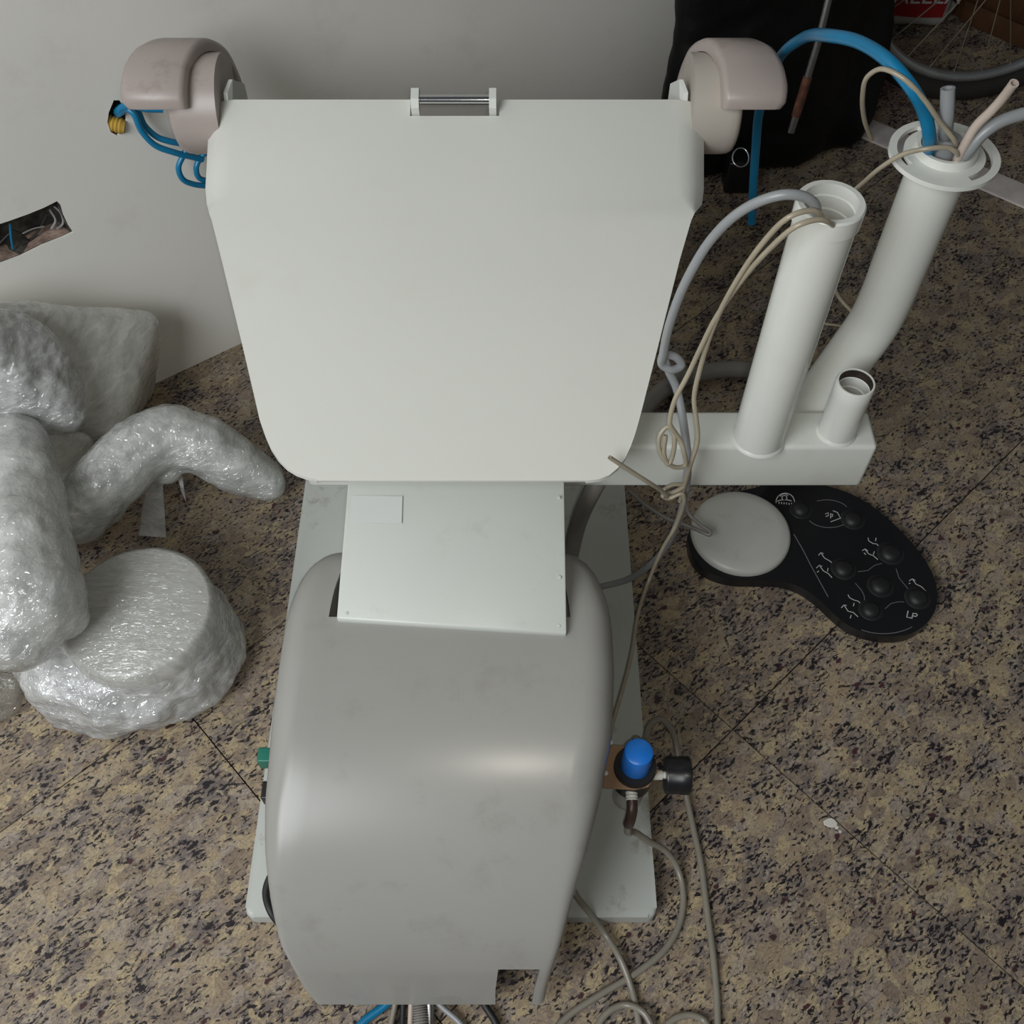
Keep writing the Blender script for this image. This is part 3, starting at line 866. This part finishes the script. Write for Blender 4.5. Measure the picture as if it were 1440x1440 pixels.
def icon(name, strokes, w=.0011, mat='print'):
    return multi_ribbon(name, [[q(*p) for p in s] for s in strokes], w, M[mat], PZ - .0001)
arc = lambda cx, cy, rx, ry, a0, a1, n=12: [(cx + rx * math.cos(math.radians(a0 + (a1 - a0) * k / n)), cy + ry * math.sin(math.radians(a0 + (a1 - a0) * k / n))) for k in range(n + 1)]
icon('lamp_icon', [arc(497, 184, 52, 50, 175, 370), arc(492, 160, 14, 13, 0, 360), arc(492, 160, 24, 22, 200, 330), arc(493, 182, 40, 10, 190, 350)] + [[(462 + 14 * k, 184 + 1.2 * k), (462 + 14 * k, 194 + 1.2 * k)] for k in range(6)])
icon('cup_icon', [[(765, 233), (790, 243), (808, 275), (752, 296)], [(722, 252), (740, 244), (738, 262), (724, 266)], [(752, 250), (752, 276)], [(752, 250), (764, 254), (762, 266), (752, 264)]])
for ic in ([[(962, 385), (966, 402), (990, 418), (1010, 420), (1030, 438)], [(1008, 386), (1004, 404)]],
           [[(930, 458), (946, 448), (962, 460)], [(946, 452), (966, 476), (992, 486), (1018, 508)], [(998, 462), (992, 480)], [(940, 470), (950, 480)]],
           [[(684, 484), (696, 470), (712, 474)], [(700, 474), (718, 500), (748, 516), (770, 538)]],
           [[(672, 556), (688, 540), (704, 546)], [(692, 546), (712, 572), (738, 586), (760, 610)], [(738, 556), (734, 574)], [(676, 580), (686, 572)]],
           [[(1194, 628), (1212, 616), (1228, 626)], [(1214, 620), (1232, 646), (1262, 660), (1288, 686)], [(1192, 644), (1200, 640)]],
           [[(850, 706), (858, 722), (884, 736), (908, 742), (922, 760)], [(884, 752), (880, 770)]],
           [[(812, 780), (826, 764), (842, 766)], [(830, 768), (850, 798), (880, 806), (906, 830)], [(868, 820), (862, 838)]]):
    icon('chair_icon', ic)
icon('letter_l', [[(1188, 796), (1180, 832), (1204, 836)]], .0014)
icon('letter_p', [[(1208, 840), (1216, 810), (1234, 812), (1240, 820), (1232, 828), (1213, 824)]], .0014)
icon('connector_line', [[(905, 576), (960, 570), (1000, 540), (1040, 530)]], .0009, 'printdim')
icon('connector_line', [[(1120, 560), (1136, 610), (1165, 645), (1190, 675)]], .0009, 'printdim')
icon('connector_line', [[(890, 640), (925, 680), (940, 710), (944, 745)]], .0009, 'printdim')
icon('connector_line', [[(1058, 785), (1090, 756), (1130, 746), (1165, 746)]], .0009, 'printdim')
icon('oval_line', [arc(745, 250, 130, 78, 20, 150, 16)], .0010, 'printdim')
icon('oval_line', [arc(730, 250, 130, 78, 245, 330, 14)], .0010, 'printdim')
icon('oval_line', [[(545, 365), (600, 460), (640, 540), (690, 630), (738, 718)]], .0012, 'printdim')
icon('oval_line', [arc(1050, 760, 250, 165, 50, 120, 14)], .0010, 'printdim')

# ------------------------------------------------------------------ hoses
hose('grey_hose', [Vector((.285, .775, .60)), Vector((.278, .772, .70)), (1148, 292, .738), (1132, 277, .752), (1100, 274, .755), (1050, 292, .735), (1003, 333, .695), (965, 395, .64), (942, 455, .575),
      (933, 497, .52), (931, 512, .500), (944, 520, .492), (958, 514, .492), (950, 502, .505), (936, 500, .508), (940, 520, .488), (952, 548, .46), (962, 600, .425), (967, 645, .395), (964, 690, .325), (953, 735, .22), (926, 783, .12), (885, 814, .065), (842, 826, .045)],
     .0048, M['greyhose'], 'grey hose arching from the straight post down to the base plate')
hose('beige_tube', [Vector((.300, .762, .62)), Vector((.296, .762, .70)), (1152, 300, .736), (1140, 296, .742), (1110, 305, .74), (1070, 345, .70), (1030, 405, .645), (1003, 460, .59), (984, 520, .535), (976, 560, .50), (980, 595, .47), (981, 620, .445), (972, 650, .41), (962, 685, .345), (956, 705, .305)],
     .0027, M['beige'], 'beige thin tube hanging from the straight post, right strand of the pair', 'tube', 'beige tubes from the post')
hose('beige_tube', [Vector((.306, .766, .62)), Vector((.304, .764, .70)), (1165, 312, .735), (1148, 309, .742), (1120, 318, .738), (1080, 352, .70), (1040, 398, .65), (1005, 450, .60), (985, 490, .565), (966, 530, .53), (948, 565, .50), (942, 595, .475), (945, 602, .468), (956, 618, .45), (962, 635, .435), (963, 655, .41), (950, 657, .412), (936, 648, .425), (927, 630, .44), (929, 610, .455), (940, 600, .462), (948, 612, .455), (946, 640, .43), (940, 653, .42), (934, 640, .432), (936, 612, .456)],
     .0027, M['beige'], 'beige thin tube with a knotted loop in front of the white bar', 'tube', 'beige tubes from the post')
hose('beige_tube', [(857, 643, .445), (880, 658, .425), (910, 677, .395), (930, 690, .365), (938, 697, .345), (932, 692, .348), (945, 682, .355), (962, 683, .348), (952, 690, .345), (932, 697, .338), (940, 701, .328), (958, 694, .335), (962, 700, .325), (950, 740, .24), (930, 775, .18), (913, 815, .14), (898, 860, .13), (888, 920, .13), (874, 975, .14), (861, 1020, .16), (857, 1043, .165)],
     .0027, M['beige'], 'beige tube with a cut end over the seat corner, running down to the regulator', 'tube')
hose('smoky_tube', [(885, 690, .02), (910, 712, .02), (940, 730, .025), (960, 737, .035), (985, 747, .056), (998, 752, .058), (999, 748, .06), (985, 738, .06), (970, 724, .06), (962, 705, .08)],
     .0030, M['greyhose2'], 'thin smoky tube looping over the grey pedal disc', 'tube')
hose('suction_hose', [(880, 640, .02), (905, 577, .02), (945, 540, .018), (1000, 522, .018), (1050, 520, .018), (1100, 532, .018), (1145, 553, .018), (1175, 585, .018), (1184, 630, .018), (1178, 672, .018)],
     .0150, M['greyhose2'], 'thick grey suction hose lying on the floor behind the white bar', 'hose')
# floor tubes at the lower right
hose('floor_tube', [rz(.150) + Vector((.004, .022, 0)), rz(.148) + Vector((.006, .045, 0)), (906, 1042, .10), (914, 1020, .085), (930, 1012, .07), (946, 1030, .055), (955, 1068, .035), (963, 1110, .015), (975, 1165, .006), (985, 1210, .005), (993, 1270, .005), (1003, 1345, .005), (1008, 1400, .005), (1010, 1470, .005)],
     .0042, M['floorhose'], 'smoky tube from behind the regulator running straight along the floor', 'tube', 'smoky air tubes on the floor')
hose('floor_tube', [el[-1] + Vector((0, 0, .004)), el[-1] + Vector((.001, -.004, -.02)), (892, 1170, .075), (912, 1183, .055), (935, 1196, .035), (953, 1222, .012), (961, 1260, .005), (955, 1300, .005), (935, 1335, .005), (895, 1368, .005), (845, 1398, .005), (800, 1428, .005), (770, 1460, .005)],
     .0042, M['floorhose'], 'smoky tube curving from the brown elbow out over the floor and back', 'tube', 'smoky air tubes on the floor')
hose('floor_tube', [(800, 1240, .05), (812, 1262, .045), (828, 1282, .034), (850, 1312, .012), (872, 1348, .012), (888, 1390, .006), (897, 1430, .005), (902, 1470, .005)],
     .0042, M['floorhose'], 'smoky tube coming out beside the cover corner and crossing over another', 'tube', 'smoky air tubes on the floor')
hose('floor_tube', [(835, 1470, .005), (842, 1440, .005), (858, 1421, .006), (880, 1413, .007), (903, 1422, .014), (915, 1440, .012), (922, 1470, .006)],
     .0042, M['floorhose'], 'smoky tube loop at the bottom edge, beside the crossing tubes', 'tube', 'smoky air tubes on the floor')
hose('floor_tube', [(925, 1470, .005), (938, 1442, .005), (955, 1430, .005), (975, 1428, .005), (992, 1437, .005), (1002, 1470, .013)],
     .0042, M['floorhose'], 'smoky tube loop at the bottom edge, rightmost of the loops', 'tube', 'smoky air tubes on the floor')
# blue hoses at the wall
hw = onwall(163, 160, -.03)
wpt = lambda x, y, off: onwall(x, y, off)
hose('blue_hose', [hw, wpt(166, 156, .0), wpt(174, 150, .012), wpt(186, 148, .024), wpt(205, 152, .034), wpt(229, 153, .042)], .0052, M['bluehose'], 'short blue hose stub from the wall hole with a square cut end', 'hose', 'blue hoses at the wall')
hose('blue_hose', [hw + Vector((0, 0, -.004)), wpt(168, 160, .0), wpt(178, 153, .014), wpt(188, 160, .022), wpt(199, 184, .026), wpt(218, 204, .03), wpt(244, 214, .034), wpt(285, 224, .03)], .0045, M['bluehose'], 'blue hose curving low from the wall hole behind the armrest drum', 'hose', 'blue hoses at the wall')
hose('blue_hose', [hw + Vector((.004, 0, -.002)), wpt(170, 158, .0), wpt(180, 152, .012), wpt(193, 156, .012), wpt(203, 176, .016), wpt(220, 192, .02), wpt(240, 199, .024), wpt(285, 205, .02)], .0045, M['bluehose'], 'blue hose curving high from the wall hole behind the armrest drum', 'hose', 'blue hoses at the wall')
hose('blue_hose', [wpt(268, 200, .03), wpt(258, 218, .032), wpt(251, 236, .034), wpt(257, 252, .036), wpt(272, 259, .036), wpt(300, 262, .034)], .0042, M['bluehose'], 'small blue hose loop hanging below the armrest drum beside the seat', 'hose', 'blue hoses at the wall')
hose('blue_hose', [wpt(300, 205, .028), wpt(282, 222, .028), wpt(276, 236, .03), wpt(280, 250, .03), wpt(300, 256, .03)], .0042, M['bluehose'], 'blue hose loop almost hidden by the seat edge', 'hose', 'blue hoses at the wall')
# hoses in the flanged post
hose('blue_hose', [tp + Vector((-.012, -.002, -.08)), tp + Vector((-.014, 0, .0)), (1307, 192, .738), (1300, 158, .765), (1283, 125, .79), (1252, 88, .80), (1210, 60, .79), (1165, 50, .765), aty(1125, 56, 1.16), aty(1097, 80, 1.25), aty(1078, 118, 1.30), aty(1067, 160, 1.31), aty(1063, 205, 1.31), aty(1060, 250, 1.30), aty(1057, 314, 1.29)],
     .0066, M['bluehose'], 'thick blue hose arching from the flanged post past the right armrest')
hose('grey_stub', [tp + Vector((0, .006, -.08)), tp + Vector((0, .008, .01)), (1331, 170, .755), (1333, 124, .785)], .0068, M['greyhose'], 'upright grey hose stub standing in the flanged post')
hose('clear_sleeve', [tp + Vector((-.006, -.004, -.04)), tp + Vector((-.004, -.004, .02)), tp + Vector((-.003, -.003, .036))], .0125, M['greyhose'], 'short wide grey sleeve in the mouth of the flanged post')
hose('pale_tube', [tp + Vector((.010, -.012, -.08)), tp + Vector((.010, -.012, .0)), (1352, 212, .728), (1372, 178, .755), (1395, 155, .775), (1410, 138, .79), (1426, 117, .81)], .0046, M['paletube'], 'pale pink tube stub pointing up from the flanged post', 'tube')
hose('grey_hose', [tp + Vector((.014, -.002, -.08)), tp + Vector((.014, -.002, .0)), (1362, 212, .728), (1380, 190, .745), (1405, 172, .757), (1440, 160, .765), (1480, 152, .77)], .0062, M['greyhose'], 'grey hose leaving the flanged post towards the right', 'hose')
hose('beige_tube', [tp + Vector((.006, 0, -.08)), tp + Vector((.004, 0, .01)), (1343, 200, .74), (1322, 172, .76), (1298, 138, .785), (1270, 110, .80), (1240, 97, .80), (1220, 108, .785), (1213, 135, .755), (1216, 170, .71), (1226, 196, .67)], .0024, M['beige'], 'thin beige tube looping back over the thick blue hose', 'tube')
hose('beige_tube', [tp + Vector((.010, -.004, -.08)), tp + Vector((.010, -.006, .005)), (1346, 216, .728), (1334, 208, .735), (1305, 209, .735), (1270, 217, .722), (1238, 236, .70), (1215, 256, .675), (1196, 274, .65), (1180, 330, .56), (1172, 395, .475), (1178, 415, .455), (1200, 440, .445), (1222, 453, .458), (1246, 462, .47)], .0024, M['beige'], 'thin beige tube from the flange passing behind the straight post', 'tube')
hose('beige_tube', [(1130, 435, .44), (1158, 454, .43), (1172, 457, .43), (1186, 458, .43), (1215, 450, .42)], .0016, M['beige'], 'hair thin beige tube between the two white posts', 'tube')
# power cable and bundle under the cover
hose('black_cable', [(420, 1190, .06), (393, 1216, .05), (380, 1234, .045), (374, 1255, .042), (380, 1280, .040), (394, 1300, .030), (420, 1330, .02), (450, 1350, .02)], .0048, M['rubber'], 'black cable bowing out from the left side of the grey cover', 'cable', hollow=False)
for x0, x1, mt, r, lab, ct in ((545, 508, 'bluehose', .0052, 'blue hose coming out under the front edge of the cover', 'hose'),
                       (556, 550, 'floorhose', .0036, 'smoky tube under the front edge next to the blue hose', 'tube'),
                       (567, 566, 'rubber', .0036, 'black cable under the front edge between two pale tubes', 'cable'),
                       (578, 577, 'paletube', .0034, 'pale tube under the front edge right of the black cable', 'tube'),
                       (604, 604, 'steel', .0055, 'silvery hose under the front edge beside the corrugated hose', 'hose'),
                       (616, 648, 'greyhose', .0036, 'grey tube slanting right from under the front edge', 'tube'),
                       (680, 698, 'rubber', .0044, 'black cable stub by the notch in the cover', 'cable')):
    hose('hose_under_cover', [(x0 + .45 * (x0 - x1), 1385, .02), (x0, 1410, .012), (x1, 1440, .008), (x1 - (x0 - x1) * .6, 1475, .008)], r, M[mt], lab, ct, 'lines under the cover front')
# corrugated grey hose
P_ = spline([at(588, 1380, .02), at(590, 1410, .014), at(592, 1440, .012), at(593, 1480, .012)], 16)
cr = tube('corrugated_hose', P_, [.0085 + (.0013 if k % 2 else -.0008) for k in range(len(P_))], M['greyhose2'], None, raw=True, segs=14)
tag(cr, 'ribbed grey corrugated hose under the front edge of the cover', 'hose')

# ------------------------------------------------------------------ film-wrapped parts on the left
# drum
dcz = .155
dcc = at(192, 857, dcz)
wd = empty('wrapped_drum', (dcc.x, dcc.y, 0))
tag(wd, 'round white drum wrapped in crumpled clear stretch film on the floor', 'wrapped drum')
lathe('drum_core', [(0, dcz - .002), (.094, dcz - .002), (.097, dcz - .006), (.098, dcz - .03), (.090, .01), (0, .01)], M['core'], wd, (dcc.x, dcc.y, 0), (0, 0, 1), 56)
lathe('film_top', [(0, dcz + .0015), (.093, dcz + .0015), (.0995, dcz - .003), (.1015, dcz - .025), (.1015, dcz - .028)], M['filmtop'], wd, (dcc.x, dcc.y, 0), (0, 0, 1), 56, 60)
hull = [(Vector((dcc.x + .089 * math.cos(a), dcc.y + .089 * math.sin(a), dcz - .017)), .010) for a in [k * math.pi / 8 for k in range(16)]]
hull += [(Vector((dcc.x + .096 * math.cos(a), dcc.y + .092 * math.sin(a), .03)), .022) for a in [k * math.pi / 8 for k in range(16)]]
lump = [(at(80, 950, .085), .045), (at(150, 972, .08), .045), (at(150, 1008, .03), .03), (at(100, 992, .03), .035), (at(215, 985, .06), .035), (at(65, 915, .08), .04), (at(60, 930, .04), .04)]
blob('film_skirt', [('h', hull), ('h', lump)], M['filmcrisp'], wd, .005, 3, .0045, 34, 3)
# column lying across the drum
wc = empty('wrapped_column', (at(40, 800).x, at(40, 800).y, 0))
tag(wc, 'thick film wrapped column leaning across the wrapped drum at the left edge', 'wrapped column')
cp = [(at(20, 625, .20), .050), (at(30, 690, .225), .056), (at(32, 770, .235), .062), (at(45, 840, .235), .066), (at(20, 885, .22), .055)]
prm = [('c', cp[k][0], cp[k + 1][0], cp[k][1], cp[k + 1][1]) for k in range(len(cp) - 1)]
prm += [('c', cp[2][0], at(-60, 800, .12), .06, .07), ('c', at(-60, 800, .12), at(-70, 860, .05), .07, .06), ('c', cp[3][0], at(95, 868, .19), .06, .028)]
blob('film_wrap', prm, M['film'], wc, .006, 6, .0045, 20, 5)
# elbow arm
wa = empty('wrapped_boom', (at(230, 650).x, at(230, 650).y, 0))
tag(wa, 'bent elbow shaped arm wrapped in milky film beside the wrapped drum', 'wrapped arm')
ep = [(at(105, 725, .14), .044), (at(150, 677, .155), .048), (at(195, 632, .16), .050), (at(238, 612, .155), .048), (at(285, 626, .135), .047), (at(328, 650, .10), .043), (at(362, 670, .065), .037), (at(374, 677, .055), .033)]
prm = [('c', ep[k][0], ep[k + 1][0], ep[k][1], ep[k + 1][1]) for k in range(len(ep) - 1)]
prm += [('c', ep[0][0], at(150, 705, .10), .036, .03), ('c', at(110, 735, .06), at(150, 712, .10), .03, .028), ('c', at(210, 648, .13), at(235, 660, .12), .03, .022), ('c', at(110, 735, .03), at(130, 735, .03), .03, .026)]
blob('film_wrap', prm, M['film'], wa, .0055, 5, .0045, 22, 9)
stp = [at(215, 645, .135), at(228, 660, .12), at(234, 755, .004), at(196, 752, .004), at(200, 720, .05)]
V = [p for p in stp] + [p + Vector((.0, -.002, .001)) for p in stp]
pyd('film_strip', V, [(0, 1, 2, 3, 4), (9, 8, 7, 6, 5)] + [(i, (i + 1) % 5, 5 + (i + 1) % 5, 5 + i) for i in range(5)], M['film'], wa, 30)
stp = [at(246, 650, .12), at(256, 662, .11), at(258, 680, .09), at(262, 705, .05), at(255, 690, .075)]
V = [p for p in stp] + [p + Vector((.0, -.0015, .001)) for p in stp]
pyd('film_strip', V, [(0, 1, 2, 3, 4), (9, 8, 7, 6, 5)] + [(i, (i + 1) % 5, 5 + (i + 1) % 5, 5 + i) for i in range(5)], M['filmcrisp'], wa, 30)
# bundle against the wall
wbn = empty('wrapped_bundle', (at(110, 560).x, at(110, 560).y, 0))
tag(wbn, 'wedge shaped bundle in grey shiny film leaning on the white wall', 'wrapped bundle')
def wz(px, py, off): return onwall(px, py, off)
hb = [(wz(205, 456, .05), .022), (wz(208, 475, .05), .022), (wz(120, 462, .06), .026), (wz(30, 452, .07), .03), (wz(-60, 470, .08), .04), (wz(196, 545, .05), .024),
      (at(165, 588, .10), .022), (at(150, 600, .11), .02), (at(60, 600, .12), .04), (at(-60, 600, .12), .05), (at(-40, 600, .04), .04), (at(140, 600, .03), .03)]
blob('film_wrap', [('h', hb)], M['filmgrey'], wbn, .0065, 8, .0035, 14, 13)
hk = [(wz(15, 462, .11), .028), (wz(60, 490, .12), .028), (at(88, 545, .215), .030), (at(98, 585, .19), .024), (at(30, 588, .19), .034), (at(-40, 570, .21), .045), (wz(-40, 470, .13), .035), (at(55, 530, .24), .026)]
blob('film_knot', [('h', hk)], M['filmcrisp'], wbn, .005, 4, .006, 28, 17)
lw = [(at(75, 640, .13), .03), (at(110, 625, .13), .022), (at(85, 680, .08), .025), (at(60, 620, .15), .03)]
blob('film_flap', [('h', lw)], M['filmgrey'], wbn, .006, 4, .004, 26, 19)
# loose clear film at the far left
lf = [(at(-30, 960, .04), .035), (at(10, 965, .03), .022), (at(15, 990, .015), .014), (at(-30, 1010, .02), .02)]
o = blob('loose_film', [('h', lf)], M['filmclear'], None, .005, 4, .006, 26, 23)
tag(o, 'loose wad of clear brownish film on the floor at the left edge', 'film')

# ------------------------------------------------------------------ things in the dark upper right
bb = [((.325, 1.775), .03), ((.43, 1.80), .03), ((.57, 1.815), .03), ((.64, 1.86), .03), ((.60, 1.93), .04), ((.40, 1.86), .03)]
h1 = [(Vector((x, y, r)), r) for (x, y), r in bb] + [(Vector((x, y + .01, .62)), .035) for x, y in ((.325, 1.785), (.45, 1.80), (.60, 1.86), (.58, 1.92), (.40, 1.83))]
h2 = [(at(1150, 195, .03), .03), (Vector((.70, 1.88, .03)), .03), (Vector((.725, 1.90, .10)), .035), (Vector((.69, 1.93, .35)), .03), (Vector((.60, 1.90, .45)), .04), (Vector((.58, 1.95, .05)), .04)]
o = blob('black_bag', [('h', h1), ('h', h2)], M['bag'], None, .012, 4, .014, 9, 29)
tag(o, 'large slumped black plastic bag standing against the white wall', 'bag')
rod = tube('metal_rod', [aty(1172, -30, 1.74), aty(1150, 60, 1.715), aty(1112, 186, 1.682)], .007, M['steel'], None, raw=True, segs=12)
tag(rod, 'dark metal rod leaning in front of the black bag', 'rod')
rs = tube('rust_band', [aty(1136, 108, 1.702), aty(1119, 163, 1.688)], .0085, M['rust'], rod, raw=True, segs=12)
cs = empty('black_case', (at(1035, 275).x, at(1035, 275).y + .03, 0))
tag(cs, 'small black case with a metal ring on the floor under the right armrest', 'case')
p0, p1 = at(1017, 274, 0), at(1054, 274, 0)
rbox('case_body', (p0.x, p0.y, .001), (p1.x, p0.y + .05, .075), M['black'], cs, .006)
rg = at(1040, 228, .076)
V, F = sweep([rg + Vector((.016 * math.cos(a), .016 * math.sin(a), .001 + .010 * (1 + math.sin(a)))) for a in [2 * math.pi * k / 24 for k in range(25)]], .0018, 8)
pyd('ring', V, F, M['chrome'], cs, 60)
# bicycle wheel
wcx = at(1347, 140, 0)
RW = .33
whl = empty('bicycle_wheel', (wcx.x, wcx.y, 0))
tag(whl, 'bicycle wheel with grey rim and thin spokes at the upper right', 'bicycle wheel')
wyaw, wt = math.radians(4), math.radians(4)
wr = Matrix.Rotation(wyaw, 3, 'Z') @ Matrix.Rotation(-wt, 3, 'X')
wctr = Vector((wcx.x, wcx.y, 0)) + wr @ Vector((0, 0, RW + .002))
def torus(name, R, r, mat, parent, sy=1.0):
    V, F = [], []
    A_, B_ = 96, 14
    for i in range(A_):
        a = 2 * math.pi * i / A_
        for j in range(B_):
            b_ = 2 * math.pi * j / B_
            rr = R + r * math.cos(b_)
            V.append(wctr + wr @ Vector((rr * math.cos(a), r * sy * math.sin(b_), rr * math.sin(a))))
    for i in range(A_):
        for j in range(B_): F.append((i * B_ + j, ((i + 1) % A_) * B_ + j, ((i + 1) % A_) * B_ + (j + 1) % B_, i * B_ + (j + 1) % B_))
    return pyd(name, V, F, mat, parent, 60)
torus('tyre', RW - .022, .022, M['tyre'], whl)
torus('wheel_rim', RW - .052, .011, M['rim'], whl, 1.2)
lathe('hub', [(0, -.045), (.012, -.045), (.02, -.035), (.012, -.03), (.012, .03), (.02, .035), (.012, .045), (0, .045)], M['steel'], whl, wctr, wr @ Vector((0, 1, 0)), 16)
sp_me = None
for k in range(28):
    a = 2 * math.pi * (k + .5) / 28
    off = .45 if k % 2 else -.45
    p = wctr + wr @ Vector((.018 * math.cos(a + off * 3), .03 if k % 4 < 2 else -.03, .018 * math.sin(a + off * 3)))
    q_ = wctr + wr @ Vector(((RW - .058) * math.cos(a), 0, (RW - .058) * math.sin(a)))
    tube('spoke', [p, q_], .0014, M['spoke'], whl, raw=True, segs=6)
# wooden cabinet
w0, w1 = at(1330, 18, 0), at(1450, 72, 0)
wdv = (w1 - w0).normalized(); wn_ = Vector((-wdv.y, wdv.x, 0))
cb = empty('wooden_cabinet', (w0.x, w0.y, 0))
tag(cb, 'dark brown wooden cabinet side behind the bicycle wheel', 'cabinet')
def cab(name, s0, s1, d0, d1, z0, z1):
    e8 = [w0 + wdv * s + wn_ * d + Vector((0, 0, z)) for z in (z0, z1) for s, d in ((s0, d0), (s1, d0), (s1, d1), (s0, d1))]
    return hexa(name, e8, M['wood'], cb, .003)
cab('side_panel', 0, .8, 0, .02, .002, .7); cab('back_panel', 0, .02, .021, .4, .002, .7); cab('top_panel', 0, .8, .0, .4, .701, .72); cab('plinth', .04, .8, -.012, -.001, .002, .05)
# red and white sack
k0, k1 = at(1232, 44, 0), at(1318, 44, 0)
sk_ = empty('printed_sack', ((k0.x + k1.x) / 2, k0.y + .05, 0))
tag(sk_, 'red and white printed sack standing on the floor behind the wheel', 'sack')
hs = [(Vector((k0.x + .0, k0.y + .03, .025)), .022), (Vector((k1.x, k1.y + .03, .025)), .022), (Vector((k0.x, k0.y + .10, .03)), .03), (Vector((k1.x, k0.y + .10, .03)), .03), (Vector((k0.x + .01, k0.y + .04, .26)), .022), (Vector((k1.x - .01, k0.y + .04, .26)), .022)]
blob('sack_body', [('h', hs), ('h', [(Vector((k1.x, k1.y + .03, .02)), .016), (Vector((k1.x + .035, k1.y + .05, .035)), .010)])], M['sack'], sk_, .006, 4, .004, 20, 31)
rp = []
for z, dy in ((.034, .003), (.10, .001), (.16, .003), (.24, .009)):
    for s in range(7):
        x = k0.x - .012 + (k1.x - k0.x + .012) * s / 6
        rp.append(Vector((x, k0.y + dy + .002 * math.sin(s * 1.7) - .001, z + .003 * math.sin(s))))
V = rp + [p + Vector((0, .004, 0)) for p in rp]; F = []
for i in range(3):
    for j in range(6):
        a = i * 7 + j; F += [(a, a + 1, a + 8, a + 7), (28 + a + 7, 28 + a + 8, 28 + a + 1, 28 + a)]
for j in range(6): F += [(j, j + 28, j + 29, j + 1), (21 + j, 22 + j, 50 + j, 49 + j)]
for i in range(3): F += [(i * 7, i * 7 + 7, i * 7 + 35, i * 7 + 28), (i * 7 + 6, i * 7 + 34, i * 7 + 41, i * 7 + 13)]
pyd('red_panel', V, F, M['red'], sk_, 60)
fcu = bpy.data.curves.new('lettering', 'FONT'); fcu.body = 'RALLEA'; fcu.size = .055; fcu.extrude = .0006; fcu.align_x = 'CENTER'
fo = bpy.data.objects.new('lettering_src', fcu); COL.objects.link(fo)
dg = bpy.context.evaluated_depsgraph_get(); dg.update()
fm = bpy.data.meshes.new_from_object(fo.evaluated_get(dg)); fm.name = 'lettering'
bpy.data.objects.remove(fo)
fm.transform(Matrix.Translation(Vector(((k0.x + k1.x) / 2 + .004, k0.y - .0055, .070))) @ Matrix.Rotation(math.radians(90), 4, 'X'))
link_mesh('lettering', fm, M['print'], sk_, None)

# ------------------------------------------------------------------ small debris
ch = at(1168, 1158, 0)
V = []
for k in range(9):
    a = 2 * math.pi * k / 9; r = .0085 * (.7 + .5 * rnd.random()); V.append((ch.x + r * math.cos(a), ch.y + r * .8 * math.sin(a)))
o = prism('plaster_chip', V, .0005, .003, M['chip'], None, .0008, 1); tag(o, 'white plaster chip beside a tile joint on the floor', 'debris', 'plaster crumbs')
for px, py, s, lb_ in ((1176, 1164, .003, 'small plaster crumb touching the white chip'), (1181, 1170, .002, 'tiniest plaster crumb, farthest from the white chip')):
    c = at(px, py, 0)
    o = prism('plaster_crumb', [(c.x + s * math.cos(a), c.y + s * math.sin(a)) for a in (0, 1.3, 2.4, 3.9, 5.2)], .0005, .002, M['chip']); tag(o, lb_, 'debris', 'plaster crumbs')
